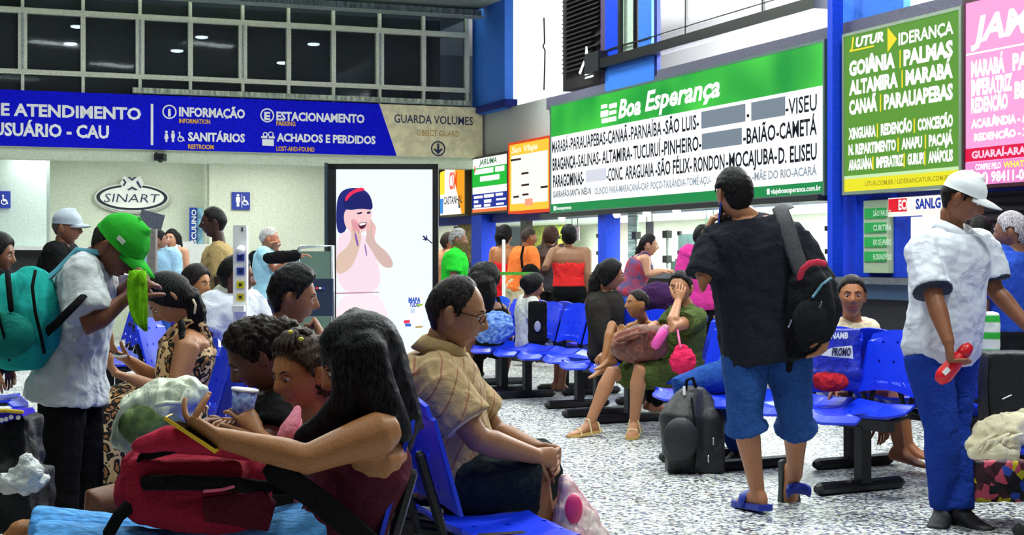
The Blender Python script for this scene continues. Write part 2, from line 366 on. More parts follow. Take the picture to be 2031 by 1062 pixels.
tag(obj('surveillance_camera', G().box(BW.p(318, 312, .1), (.14, .2, .1)).tube([BW.p(310, 303, .1), BW.p(318, 316, .1)], .015, 6).tube([BW.p(315, 314, .1), BW.p(318, 319, .35)], .035, 8), M['dark']), 'small dark camera hanging under the blue banner', 'camera')
# SINART wall logo
o_ = -3.15; S = BW
logo = thing('wall_logo', S.p(262, 392, o_), 'white and navy oval logo with crossed arrow emblem on the pale wall', 'sign')
s_ = S.Y(262, o_) / F
def oval(rx, ry, off, mm, nm, cy=392, t=.02):
    g = disc(S, G(), 262, cy, rx, ry, off, 40, t); obj(nm, g, mm, logo)
oval(75, 30, o_, mat('logo_grey', 'b8bcb0', .5), 'logo_backing', 394, .03); oval(72, 28, o_ + .03, M['white'], 'logo_rim'); oval(69, 25, o_ + .05, mat('logo_navy', '10152c', .5), 'logo_band'); oval(62, 21, o_ + .07, M['white'], 'logo_plate')
ptext(S, 'SINART', 206, 317, 401, 18, nv, logo, o_ + .1, bold=-.005, shear=.15)
g = G(); S.poly(g, [(246, 349), (262, 357), (278, 349), (285, 364), (278, 378), (262, 372), (246, 378), (238, 364)], o_ + .09, .01); obj('emblem_plate', g, M['white'], logo)
g = G()
for pts in ([(252, 351), (257, 351), (262, 355), (267, 351), (272, 351), (262, 359)], [(246, 355), (251, 362), (246, 370), (243, 368), (247, 362), (243, 357)], [(270, 362), (273, 358), (281, 372), (278, 374)], [(252, 377), (262, 370), (273, 376), (269, 378), (262, 374), (256, 378)]):
    S.poly(g, pts, o_ + .105, .006)
obj('emblem_arrow', g, nv, logo)
def wsign(x0, x1, y0, y1, off, c, label, icons):
    t = thing('restroom_sign', BW.p((x0 + x1) / 2, y1, off), label, 'sign'); g = G(); BW.pbox(g, x0, x1, BW.z(x0, y1, off), BW.z(x0, y0, off), off - .03, off); obj('sign_plate', g, c, t)
    g = G(); icons(g, off + .004); obj('icon', g, wt, t); return t
bs = mat('sign_blue', '1432a0', .5)
wsign(460, 496, 381, 416, -2.66, bs, 'square blue restroom and wheelchair sign on the pale wall behind the banner', lambda g, o: (manpic(BW, g, 472, 398, 24, o), BW.poly(g, [(479, 386), (480, 386), (480, 412), (479, 412)], o), wheelpic(BW, g, 486, 399, 18, o)))
wsign(-14, 21, 379, 413, -1.56, bs, 'blue wheelchair sign cut by the left picture edge', lambda g, o: wheelpic(BW, g, 8, 397, 20, o))
t = wsign(376, 391, 412, 478, -3.0, mat('door_blue', '1646b4', .5), 'tall narrow blue door sign with vertical white lettering', lambda g, o: None)
g = G(); g.box(BW.w(BW.s_(400, -3), 1.75, -3.05), (.35, .03, .75)); tag(obj('door_poster', g, mat('poster_paleblue', '8cc4ea', .5, .4, 9)), 'pale blue poster on the wall beside the vertical blue sign', 'poster')
vs, fs = text_raw('MASCULINO', .02, 0); x0 = min(v[0] for v in vs); x1 = max(v[0] for v in vs)
c0 = BW.p(389, 505, -2.98); L_ = (505 - 416) / F * BW.Y(389, -2.98); g = G(); g.add([c0 + V((0, 0, (x - x0) / (x1 - x0) * L_)) - BW.e * y * .11 for x, y in vs], fs); obj('lettering', g, wt, t)
# ------------------------------------------------ right wall with ticket windows
def Y2s(px, off=0): return RW.s_(px, off)
E = RW.s_(2300)
g = G(); RW.box(g, 0, RW.s_(1093), 2.92, 3.58, -.25, .0); struct('wall_right_beam', g, M['beam'])
g = G(); RW.box(g, RW.s_(1090), E, 3.40, 3.56, -.25, .05); struct('trim_2', g, M['darkbeam'])
g = G(); RW.box(g, -3.5, E, 1.84, 2.92, -.25, .0); struct('wall_right_fascia', g, M['navy'])
g = G(); RW.box(g, -3.5, E, 1.04, 1.10, -.3, .28); struct('trim_counter_top', g, mat('counter_top', '5c6068', .35, .3, 60))
g = G(); RW.box(g, -3.5, E, 0, 1.04, -.2, .12); struct('wall_counter_front', g, M['dark'])
g = G(); RW.box(g, -3.5, E, 0, 3.3, -2.6, -2.5); struct('wall_ticket_office', g, mat('office_wall', 'f0efe0', .7, .05, 20))
g = G(); RW.box(g, -3.5, E, 1.86, 1.92, -2.5, -.2); struct('ceiling_ticket_office', g, M['white'])
g = G(); RW.box(g, RW.s_(1100), RW.s_(1660), 1.84, 1.90, 0, .22); struct('trim_sign_underside', g, M['dark'])
for k, px in enumerate((1130, 1240, 1300, 1360)):
    c = RW.w(RW.s_(px), 1.84, .12); tag(obj('downlight', G().tube([c, c - V((0, 0, .012))], .05, 12), emis('dl%d' % k, 'ffffff', 3)), ['small downlight under the ticket sign above the orange framed sign end', 'small downlight under the ticket sign above the leaning woman', 'third small downlight under the long ticket sign', 'small downlight under the ticket sign next to the raised phone'][k], 'lamp', 'downlights under the green ticket sign')
for px, off, e in ((900, -1.2, 60), (1010, -1.2, 70), (1110, -1.2, 90), (1300, -1.1, 130), (1450, -1.1, 130), (1600, -1.1, 110), (1850, -1.1, 20)):
    area('office_light_source', RW.w(RW.s_(px), 1.85, off), .9, e, (1, 1, .95))
# pillars
def pil(name, x0, x1, z0, z1, off, m, d=.3):
    g = G(); RW.box(g, RW.s_(x0, off), RW.s_(x1, off), z0, z1, off - d, off); return struct(name, g, m)
pil('wall_pillar_1', 935, 955, 0, 1.96, .14, M['blue'], .24)
pil('wall_pillar_2', 1186, 1202, 0, 1.88, .16, M['blue'], .20)
pil('wall_pillar_3', 1641, 1651, 0, 6.4, .22, M['blue'], .12)
pil('wall_pillar_4', 1672, 1792, 3.40, 6.4, -.05, M['blue2'], .08)
pil('wall_blue_panel', 1672, 1776, 1.10, 1.88, .02, M['blue'], .3)
g = G(); RW.box(g, RW.s_(1672), E, .9, 1.10, 0, .2); struct('trim_panel_sill', g, mat('sill_blue_grey', '3a5878', .5))
pil('wall_dark_booth', 1905, 2300, 1.10, 1.86, -.10, M['wood'], .1)
for k in range(9):
    g = G(); RW.box(g, RW.s_(1905), RW.s_(2250), 1.15 + k * .075, 1.19 + k * .075, -.10, -.07); struct('shutter_slat', g, mat('shutter_slat%d' % k, '2c2228', .6), D.objects['wall_dark_booth'])
# columns up to the ceiling
pil('wall_column_1', 937, 1001, 3.56, 6.4, .10, M['blue2'], .14)
g = G(); RW.box(g, RW.s_(930, .16), RW.s_(1003, .16), 3.58, 3.68, -.03, .16); struct('trim_column_ledge', g, M['navy'])
pil('wall_column_2', 1200, 1225, 3.42, 6.4, .05, M['blue'], .06)
pil('wall_column_3', 1266, 1292, 3.42, 6.4, .05, M['blue2'], .06)
pil('wall_column_2_base', 1200, 1297, 3.42, 3.80, .06, M['blue2'], .06)
g = G(); RW.box(g, RW.s_(1297, .05), RW.s_(1303, .05), 3.5, 6.4, .0, .05); struct('trim_column_edge', g, M['navy'])
g = G(); RW.box(g, RW.s_(1225, .1), RW.s_(1229, .1), 3.8, 6.4, .05, .1); struct('trim_column_edge_2', g, M['black'])
g = G(); RW.box(g, RW.s_(1229), RW.s_(1266), 3.8, 6.4, -.0, .02); struct('window_2', g, mat('frosted_pane', 'c3d6c6', .4, .1, 30))
g = G(); RW.box(g, RW.s_(1263, .02), RW.s_(1267, .02), 3.8, 6.4, -.1, .04); struct('trim_pane_bar', g, M['black'])
# upper bright mezzanine
bw = mat('bright_wall', 'ffffff', .8)
g = G(); RW.box(g, -9, E, 3.3, 6.6, -4.3, -4.2); struct('wall_mezzanine', g, bw)
g = G(); RW.box(g, -.2, RW.s_(1215), 3.50, 6.4, -.35, -.3); struct('window_glare', g, emis('backlit_pane', 'f8fbff', 1.1))  # white wall panel made to glow, its glare put in as emission
g = G(); RW.box(g, -6, E, 3.42, 3.5, -4.2, -.25); struct('floor_mezzanine', g, bw)
cm = struct('ceiling_mezzanine', (lambda gg: (RW.box(gg, -6, E, 5.35, 5.45, -4.2, -.3), gg)[1])(G()), bw)
for k in range(14):
    g = G(); RW.box(g, RW.s_(1200), E, 5.28, 5.35, -4.1 + k * .27, -4.04 + k * .27); obj('ceiling_slat', g, mat('slat_grey%d' % k, 'b4cccc', .6), cm)
for px, e in ((1330, 420), (1450, 420), (1570, 420), (1750, 350), (1950, 300)):
    area('mezzanine_light_source', RW.w(RW.s_(px), 5.2, -2.2), 1.6, e, (1, 1, 1))
g = G(); g.tube([RW.p(1079, 36, -.28), RW.p(1080, 85, -.28), RW.p(1077, 92, -.28), RW.p(1081, 100, -.28), RW.p(1079, 178, -.28)], .012, 6); tag(obj('hanging_cable', g, M['black']), 'thin black cable hanging down the bright white panel', 'cable')
# railing
rail = thing('mezzanine_railing', RW.w(RW.s_(1400), 3.75, .1), 'black beam and wire railing in front of the bright upper floor', 'railing')
g = G(); RW.box(g, RW.s_(1195), RW.s_(1642), 3.75, 3.87, -.02, .16); obj('beam', g, M['black'], rail)
g = G(); RW.box(g, RW.s_(1205), RW.s_(1642), 3.975, 3.99, .05, .065); obj('wire', g, M['black'], rail)
g = G(); RW.box(g, RW.s_(1215), RW.s_(1265), 3.98, 3.995, .05, .065); obj('wire', g, M['black'], rail)
for px in (1264, 1367, 1520):
    g = G(); RW.box(g, RW.s_(px), RW.s_(px) + .035, 3.87, 6.0, .03, .06); obj('upright', g, M['black'], rail)
# louvre box
lv = thing('louvre_grille', RW.p(1155, 195, .05), 'dark louvred grille with broken slats beside the blue column', 'grille')
a0, a1 = RW.s_(1113, .05), RW.s_(1184, .05)
g = G(); RW.box(g, a0 - .12, a1, 3.62, 5.6, -.29, -.03); obj('grille_box', g, M['wood'], lv)
for k in range(27):
    z = 3.85 + k * .062; e_ = a1 - (.22 if 2 < k < 9 and k % 2 else 0)
    g = G(); g.prism([RW.w(a0, z, .04), RW.w(e_, z, .04), RW.w(e_, z + .04, -.03), RW.w(a0, z + .04, -.03)], V((0, 0, .012))); obj('slat', g, M['wood'], lv)
g = G(); RW.box(g, a1, a1 + .28, 3.62, 5.6, -.3, .0); obj('grille_side', g, mat('grille_side', '4a3a5c', .6), lv)
g = G()
for k in range(5): RW.poly(g, [(1160 + k * .5, 125 + k * 7), (1178, 120 + k * 7), (1179, 124 + k * 7), (1160, 129 + k * 7)], .05)
RW.poly(g, [(1162, 92), (1165, 92), (1169, 122), (1160, 120)], .05); RW.poly(g, [(1170, 106), (1174, 105), (1178, 118), (1170, 118)], .05); RW.poly(g, [(1148, 145), (1158, 120), (1160, 126), (1152, 148)], .05); obj('broken_slat', g, M['white'], lv)
g = G(); RW.box(g, a1 - .12, a1 + .32, 3.72, 3.98, .0, .18); obj('junction_box', g, M['dark'], lv)
# ------------------------------------------------ signs
EM = {}
def em(c, st=1.0):
    k = (c, st)
    if k not in EM: EM[k] = emis('lit_' + c, c, st)
    return EM[k]
def signbox(name, label, x0, x1, z0, z1, frame, face, off=.16, fr=.03):
    t = thing(name, RW.w((RW.s_(x0) + RW.s_(x1)) / 2, z0, off), label, 'sign')
    a0, a1 = RW.s_(x0, off), RW.s_(x1, off)
    g = G(); RW.box(g, a0, a1, z0, z1, .0, off - .02); obj('sign_case', g, frame, t)
    for q in ((a0, a1, z0, z0 + fr), (a0, a1, z1 - fr, z1), (a0, a0 + fr, z0 + fr, z1 - fr), (a1 - fr, a1, z0 + fr, z1 - fr)):
        g = G(); RW.box(g, q[0], q[1], q[2], q[3], off - .02, off + .012); obj('sign_frame', g, frame, t)
    g = G(); RW.box(g, a0 + fr, a1 - fr, z0 + fr, z1 - fr, off - .02, off); obj('sign_face', g, face, t)
    return t, a0, a1
def patch(t, a0, a1, z0, z1, m, off=.164, name='printed_panel'):
    g = G(); RW.box(g, a0, a1, z0, z1, off - .003, off); return obj(name, g, m, t)
O1 = .172
boa, b0, b1 = signbox('ticket_sign', 'long white and green bus company sign listing destinations', 1092, 1637, 1.89, 3.42, mat('alu_green', '5d7a70', .4, metal=.3), em('fbfdff', 1.05))
def gradient_green():
    m = emis('lit_green_band', '1fae3c', 1.0); t = m.node_tree; b = t.nodes['Principled BSDF']
    tc = t.nodes.new('ShaderNodeTexCoord'); n = t.nodes.new('ShaderNodeTexNoise'); n.inputs['Scale'].default_value = 1.1; n.inputs['Detail'].default_value = 1
    r = t.nodes.new('ShaderNodeValToRGB'); e = r.color_ramp.elements; e[0].position = .3; e[1].position = .7; e[0].color = lin('1d9a3c'); e[1].color = lin('4cd84a')
    t.links.new(tc.outputs['Object'], n.inputs['Vector']); t.links.new(n.outputs['Fac'], r.inputs[0]); t.links.new(r.outputs[0], b.inputs['Emission Color']); return m
gg = gradient_green()
patch(boa, b0 + .03, b1 - .03, 2.97, 3.39, gg); patch(boa, b0 + .03, b1 - .03, 1.92, 2.03, em('1e8a4a'))
wtE = em('ffffff', 1.1); bkE = em('0c1420'); gyE = em('7a8794'); 
def rt(t, body, x0, x1, z, h, m, **k): return text(RW, body, RW.s_(x0, O1), RW.s_(x1, O1), z, h, m, t, O1, **k)
rt(boa, 'Boa', 1226, 1271, 3.05, .23, wtE, bold=.035, shear=.25); rt(boa, 'Esperança', 1279, 1428, 3.07, .24, wtE, bold=.03, shear=.25)
for (xa, xb, za, zb) in ((1192, 1204, 3.21, 3.26), (1191, 1206, 3.10, 3.18), (1193, 1206, 3.02, 3.08), (1208, 1223, 3.19, 3.25), (1208, 1222, 3.11, 3.16), (1207, 1222, 3.02, 3.08)):
    patch(boa, RW.s_(xa, O1), RW.s_(xb, O1), za, zb, wtE, O1, 'logo_block')
rt(boa, 'MARABÁ', 1095, 1127, 2.745, .17, bkE, bold=.015); rt(boa, '-PARAUAPEBAS', 1128, 1201, 2.745, .17, bkE, bold=.015); rt(boa, '-CANAÃ', 1202, 1245, 2.745, .17, bkE); rt(boa, '-PARNAÍBA', 1247, 1312, 2.745, .17, bkE, bold=.015); rt(boa, '-SÃO LUIS-', 1315, 1386, 2.745, .17, bkE)
rt(boa, '-', 1481, 1486, 2.745, .17, bkE); rt(boa, '-VISEU', 1558, 1620, 2.735, .17, bkE, bold=.01)
rt(boa, 'BRAGANÇA', 1096, 1142, 2.50, .17, bkE, bold=.03); rt(boa, '-SALINAS-', 1143, 1191, 2.50, .17, bkE, bold=.015); rt(boa, 'ALTAMIRA-', 1194, 1254, 2.50, .17, bkE); rt(boa, 'TUCURUÍ', 1256, 1310, 2.50, .17, bkE, bold=.02); rt(boa, '-PINHEIRO-', 1312, 1391, 2.50, .17, bkE)
rt(boa, '-BAIÃO', 1474, 1538, 2.50, .17, bkE); rt(boa, '-CAMETÁ', 1540, 1620, 2.50, .17, bkE)
rt(boa, 'PARAGOMINAS-', 1097, 1158, 2.265, .17, bkE, bold=.03); rt(boa, '-CONC.', 1203, 1236, 2.265, .17, bkE); rt(boa, 'ARAGUAIA', 1240, 1297, 2.265, .17, bkE, bold=.02); rt(boa, '-SÃO FÉLIX-', 1300, 1372, 2.265, .17, bkE, bold=.02)
rt(boa, 'RONDON', 1376, 1437, 2.26, .17, bkE); rt(boa, '-MOCAJUBA-', 1440, 1541, 2.26, .17, bkE); rt(boa, 'D. ELISEU', 1544, 1620, 2.25, .17, bkE)
ltE = em('8d9aa6'); rt(boa, 'GARRAFÃO-SANTA INÊS-N', 1097, 1172, 2.12, .09, em('4a5560')); rt(boa, '. OLINDO PARÁ-MARACANÃ-CAP. POÇO-TAILÂNDIA-TOMÉ AÇU-', 1176, 1410, 2.11, .09, ltE); rt(boa, '-MÃE DO RIO-ACARÁ', 1492, 1620, 2.10, .09, ltE)
rt(boa, 'viajeboaesperanca.com.br', 1529, 1628, 1.945, .055, wtE, bold=.02); patch(boa, RW.s_(1521, O1), RW.s_(1526, O1), 1.94, 2.0, wtE, O1); rt(boa, 'boaesperanca', 1104, 1133, 1.945, .05, wtE, bold=.02); patch(boa, RW.s_(1098, O1), RW.s_(1102, O1), 1.94, 2.0, wtE, O1)
for xa, xb, za, zb, c in ((1391, 1478, 2.74, 2.93, gyE), (1490, 1557, 2.735, 2.93, gyE), (1392, 1471, 2.50, 2.68, gyE), (1162, 1202, 2.28, 2.44, em('d4d8e4'))): patch(boa, RW.s_(xa, O1), RW.s_(xb, O1), za, zb, c, O1)
# green destinations sign
ut, u0, u1 = signbox('ticket_sign', 'olive green lit destinations sign with yellow bottom strip', 1672, 1908, 1.88, 3.42, mat('alu_frame', '8f9f8a', .4, metal=.4), em('5c9636'))
yE = em('f4e02a'); patch(ut, u0 + .03, u1 - .03, 1.91, 2.03, em('e8e22a')); patch(ut, u0 + .03, u1 - .03, 2.03, 2.06, em('c8e8b0'))
rt(ut, 'UTUR', 1697, 1753, 3.27, .09, wtE, bold=.045, shear=.2); rt(ut, 'J', 1686, 1694, 3.27, .10, yE, bold=.05, shear=.2); rt(ut, 'IDERANÇA', 1782, 1891, 3.20, .11, wtE, bold=.03)
g = G(); g.prism([RW.w(RW.s_(1761, O1), 3.16, O1), RW.w(RW.s_(1779, O1), 3.26, O1), RW.w(RW.s_(1761, O1), 3.38, O1)], RW.n * .004); obj('logo_block', g, yE, ut)
patch(ut, RW.s_(1685, O1), RW.s_(1733, O1), 3.235, 3.25, yE, O1)
for (z, h, L, bb) in ((3.01, .135, [('GOIÂNIA', 1684, 1775), ('PALMAS', 1792, 1890)], .055), (2.83, .13, [('ALTAMIRA', 1684, 1781), ('MARABÁ', 1796, 1890)], .055), (2.645, .13, [('CANAÃ', 1684, 1740), ('PARAUAPEBAS', 1753, 1890)], .055),
                       (2.41, .10, [('XINGUARA', 1683, 1737), ('REDENÇÃO', 1747, 1809), ('CONCEIÇÃO', 1820, 1890)], .055), (2.26, .095, [('N. REPARTIMENTO', 1683, 1777), ('ANAPU', 1788, 1829), ('PACAJÁ', 1842, 1890)], .055), (2.115, .095, [('ARAGUAÍNA', 1683, 1730), ('IMPERATRIZ', 1738, 1792), ('GURUPI', 1800, 1832), ('ANÁPOLIS', 1841, 1890)], .055)):
    for i, (b_, xa, xb) in enumerate(L):
        rt(ut, b_, xa, xb, z, h, wtE, bold=bb)
        if i: patch(ut, RW.s_(xa - 8, O1), RW.s_(xa - 6, O1), z - .02, z + h + .01, yE, O1, 'divider_line')
rt(ut, 'UTUR.COM.BR / LIDERANCATUR.COM.BR', 1716, 1885, 1.95, .045, em('a89a20'), bold=.02)
# pink sign
pk, p0, p1 = signbox('ticket_sign', 'pink lit ticket sign with red strip, cut by the right picture edge', 1911, 2240, 1.86, 3.46, mat('dark_red_frame', '3a0a1c', .4), em('f6a6dc'))
patch(pk, p0 + .03, p1 - .03, 2.09, 2.20, em('e01848')); patch(pk, p0 + .03, p1 - .03, 1.89, 2.08, em('ee8cd0'))
rt(pk, 'JAM', 1926, 2048, 3.09, .21, wtE, bold=.04, shear=.2); patch(pk, RW.s_(1916, O1), RW.s_(2200, O1), 2.985, 3.0, wtE, O1)
rt(pk, 'MARABÁ', 1926, 1993, 2.80, .13, wtE, bold=.06); rt(pk, 'PALMAS', 2008, 2100, 2.80, .13, wtE, bold=.06)
rt(pk, 'IMPERATRIZ', 1926, 2008, 2.645, .13, wtE, bold=.06); rt(pk, 'REDENÇÃO', 1926, 1999, 2.50, .12, wtE, bold=.06); rt(pk, 'BELÉM', 2012, 2080, 2.57, .13, wtE, bold=.06); rt(pk, 'AÇAILÂNDIA - ARAG', 1926, 2070, 2.37, .07, wtE, bold=.06); rt(pk, 'REDENÇÃO - XING', 1932, 2070, 2.26, .06, wtE, bold=.06)
rt(pk, 'GUARAÍ-ARAGUAÍNA', 1927, 2110, 2.115, .06, em('ffd0e8'), bold=.04); rt(pk, 'COMPRE PELO', 1934, 1985, 2.015, .05, wtE, bold=.04); rt(pk, 'WHATSAPP', 1990, 2060, 2.015, .05, em('fff060'), bold=.04); rt(pk, '(94) 98411-0508', 1930, 2062, 1.91, .085, wtE, bold=.04)
# small signs at the far end
c1, q0, q1 = signbox('ticket_sign', 'small yellow, white and orange sign beside the black advert panel', 872, 924, 1.97, 2.93, mat('frame_y', '60502a', .5), em('fdfdf6'))
h_ = q1 - q0
g = G(); g.prism([RW.w(q0 + h_ * .62, 2.90, .165), RW.w(q1 - .03, 2.90, .165), RW.w(q1 - .03, 2.0, .165), RW.w(q0 + h_ * .86, 2.0, .165), RW.w(q0 + h_ * .62, 2.5, .165)], RW.n * .003); obj('printed_panel', g, em('f8a01c'), c1)
patch(c1, q0 + .03, q0 + h_ * .2, 2.35, 2.85, em('f6e43c')); patch(c1, q0 + .03, q0 + h_ * .14, 2.03, 2.28, em('3c8cd8')); patch(c1, q1 - .35, q1 - .2, 2.1, 2.28, em('183c50'))
rt(c1, 'CSM', 891, 906, 2.42, .30, em('f0461c'), bold=.02); rt(c1, 'CASTANHAL', 880, 917, 2.18, .13, em('26323c'), bold=.02)
for k in range(9):
    a = math.radians(95 + k * 11); c = RW.w(RW.s_(902), 2.42, O1); obj('road_dash', G().box(c + RW.e * math.cos(a) * .62 + V((0, 0, math.sin(a) * .35)), (.08, .01, .05)), em('202020'), c1)
c2, q0, q1 = signbox('ticket_sign', 'small green, white and navy sign beside the orange framed sign', 936, 1008, 1.97, 2.88, M['blackplastic'], em('fbfffb'))
patch(c2, q0 + .03, q1 - .03, 2.40, 2.70, em('1cb838')); patch(c2, q0 + .03, q1 - .03, 2.07, 2.29, em('142c98')); patch(c2, q0 + .03, q1 - .03, 2.0, 2.05, em('f87840'))
rt(c2, 'JARUMA', 950, 985, 2.74, .09, em('1c6838'), shear=.2, bold=.02); g = disc(RW, G(), 942, 336, 2.6, 6.5, O1); obj('logo_block', g, em('e83c1c'), c2)
for xa, xb, za, zb in ((941, 978, 2.60, 2.68), (982, 1000, 2.60, 2.68), (952, 990, 2.48, 2.56), (940, 957, 2.22, 2.26), (960, 979, 2.22, 2.27), (983, 997, 2.23, 2.27), (940, 948, 2.15, 2.19), (960, 974, 2.14, 2.19), (984, 1003, 2.16, 2.19), (940, 954, 2.08, 2.12), (960, 972, 2.08, 2.12), (984, 999, 2.09, 2.12)): patch(c2, RW.s_(xa, O1), RW.s_(xb, O1), za, zb, wtE, O1)
c3, q0, q1 = signbox('ticket_sign', 'orange framed pale yellow destination sign beside the long green one', 1009, 1092, 1.94, 3.0, em('d8461c'), em('ffc83c'), fr=.035)
patch(c3, q0 + .12, q1 - .1, 2.08, 2.80, em('fffdf0')); rt(c3, 'San Viaje', 1014, 1066, 2.84, .09, em('fff6d0'), shear=.2, bold=.03)
for xa, xb, z in ((1013, 1033, 2.72), (1034, 1048, 2.50), (1034, 1049, 2.33), (1018, 1029, 2.17), (1036, 1048, 2.19), (1072, 1086, 2.27)): patch(c3, RW.s_(xa, O1), RW.s_(xb, O1), z, z + .03, em('301c14'), O1)
patch(c3, RW.s_(1041, O1), RW.s_(1056, O1), 2.04, 2.14, em('f4a080'), O1)
# green fare board and shop sign on blue panel
fb = thing('fare_board', RW.w(RW.s_(1750), 1.2, .1), 'tall glass fare board with green city name plates', 'sign')
g = G(); RW.box(g, RW.s_(1727), RW.s_(1776), 1.14, 1.82, .02, .08); obj('board', g, mat('board_pale', 'a9bd9c', .4), fb)
for i, w_ in enumerate(('SÃO PAULO', 'CURITIBA', 'RIO DE JANEIRO', 'FLORIANÓPOLIS')):
    z = 1.66 - i * .135; g = G(); RW.box(g, RW.s_(1730), RW.s_(1772), z - .01, z + .085, .08, .09); obj('name_plate', g, mat('plate_green%d' % i, '1ea048', .5), fb)
    text(RW, w_, RW.s_(1732, .1), RW.s_(1768, .1), z + .01, .055, mat('plate_text%d' % i, 'c9e8c9', .5), fb, .1, bold=.02)
sb = thing('shop_sign', RW.w(RW.s_(1800), 1.7, .1), 'red and white shop sign behind the man in the white cap', 'sign')
g = G(); RW.box(g, RW.s_(1778), RW.s_(1875), 1.66, 1.83, .05, .09); obj('board', g, em('fff2ec'), sb)
g = G(); RW.box(g, RW.s_(1779), RW.s_(1815), 1.70, 1.82, .09, .094); obj('printed_panel', g, em('e02030'), sb)
text(RW, 'ECOP', RW.s_(1782, .1), RW.s_(1814, .1), 1.72, .09, em('ffffff'), sb, .1, bold=.04); text(RW, 'SANLG', RW.s_(1816, .1), RW.s_(1866, .1), 1.72, .09, em('1c3ca8'), sb, .1, bold=.04)
g = G(); RW.box(g, RW.s_(1776), RW.s_(1905), 1.10, 1.66, -.2, -.15); tag(obj('lit_panel', g, em('f4f8f4')), 'bright white backlit panel under the red shop sign', 'panel')
# ticket window details
def hang_sign(px, z, w, h, c, off, label):
    t = thing('hanging_notice', RW.w(RW.s_(px), z, off), label, 'sign')
    a = RW.s_(px, off); g = G(); RW.box(g, a - w / 2, a + w / 2, z, z + h, off - .01, off); obj('notice', g, c, t)
    for q in (-.35, .35): obj('cord', G().tube([RW.w(a + q * w, z + h, off), RW.w(a + q * w, 1.86, off)], .006, 5), M['black'], t)
hang_sign(1288, 1.50, .22, .26, mat('notice_purple', '4a2440', .5, .5, 30), -.6, 'dark purple notice hanging behind the ticket glass')
hang_sign(1140, 1.53, .30, .22, mat('notice_pink', 'e0a0b8', .5, .6, 25), -.6, 'pink notice hanging behind the glass above the red top')
hang_sign(1408, 1.53, .25, .24, mat('notice_grey', '7a9080', .5, .6, 25), -.6, 'grey green notice hanging beside the raised phone')
gp = glass('ticket_glass', (.93, 1, .97), .06)
for i, (xa, xb) in enumerate(((990, 1040), (1050, 1105), (1110, 1183), (1234, 1345), (1345, 1460), (1460, 1560), (1560, 1640))):
    g = G(); RW.box(g, RW.s_(xa), RW.s_(xb), 1.10, 1.85, -.09, -.08); o = obj('window_%d' % (i + 3), g, gp); o['kind'] = 'structure'
    for z in (1.32, 1.55):
        g = G(); RW.box(g, RW.s_(xb) - .12, RW.s_(xb) - .06, z, z + .05, -.08, -.05); obj('glass_clamp', g, M['black'], o)
for i, px in enumerate((1257, 1318)):
    t = thing('glass_door_fitting', RW.w(RW.s_(px), 1.2, 0), ['left black glass fitting with rod on the ticket window', 'right black glass fitting with rod behind the leaning woman'][i], 'fitting'); g = G(); RW.box(g, RW.s_(px) - .015, RW.s_(px) + .015, 1.15, 1.62, -.05, -.03); obj('rod', g, M['tray'], t)
    for z in (1.22, 1.52): g = G(); RW.box(g, RW.s_(px) - .06, RW.s_(px) + .06, z, z + .09, -.07, .0); obj('clamp', g, M['black'], t)
tag(obj('yellow_wall_poster', (lambda gg: (RW.box(gg, RW.s_(1046, -2), RW.s_(1116, -2), 1.35, 1.86, -2.05, -2.0), gg)[1])(G()), mat('poster_yellow', 'd8d020', .6, .5, 14, c2='5c9a30')), 'yellow and green poster inside the far ticket booth', 'poster')
tag(obj('brown_wall_poster', (lambda gg: (RW.box(gg, RW.s_(897), RW.s_(924), 1.2, 1.93, -.15, -.1), gg)[1])(G()), mat('poster_brown', 'a08a48', .6, .5, 14, c2='503820')), 'brown poster between the advert panel and blue pillar', 'poster')
tag(obj('dark_doorway_post', (lambda gg: (RW.box(gg, RW.s_(1032), RW.s_(1044), 1.1, 1.9, -.1, .0), gg)[1])(G()), M['blackplastic']), 'dark upright post between two far ticket windows', 'post')
tag(obj('pillar_notice', (lambda gg: (RW.box(gg, RW.s_(1187, .07), RW.s_(1199, .07), 1.35, 1.62, .06, .065), gg)[1])(G()), mat('notice_white', 'b8d0f4', .5, .5, 30, c2='3468d0')), 'white and blue paper notice on the blue pillar', 'notice')
tag(obj('price_list', (lambda gg: (RW.box(gg, RW.s_(1234, .05), RW.s_(1252, .05), 1.12, 1.84, -.05, -.03), gg)[1])(G()), mat('price_white', 'e6f4ea', .5, .5, 22, c2='7fb39a', stretch=(.1, .1, 2))), 'tall white green price list beside the blue pillar', 'sign')
tag(obj('monitor', (lambda gg: (RW.box(gg, RW.s_(1345, -1.2), RW.s_(1400, -1.2), 1.32, 1.60, -1.25, -1.2), RW.box(gg, RW.s_(1368, -1.2), RW.s_(1376, -1.2), 1.1, 1.33, -1.25, -1.2), gg)[2])(G()), mat('monitor_teal', '7fa8a8', .4, .3, 6)), 'grey teal monitor behind the ticket glass beside the pink shirt', 'monitor')
tag(obj('receipt_printer', (lambda gg: (RW.box(gg, RW.s_(1330, -.3), RW.s_(1352, -.3), 1.10, 1.24, -.5, -.3), RW.box(gg, RW.s_(1333, -.3), RW.s_(1347, -.3), 1.24, 1.27, -.48, -.34), gg)[2])(G()), mat('printer_dark', '4c6458', .5)), 'dark box printer on the counter behind the leaning woman', 'printer')
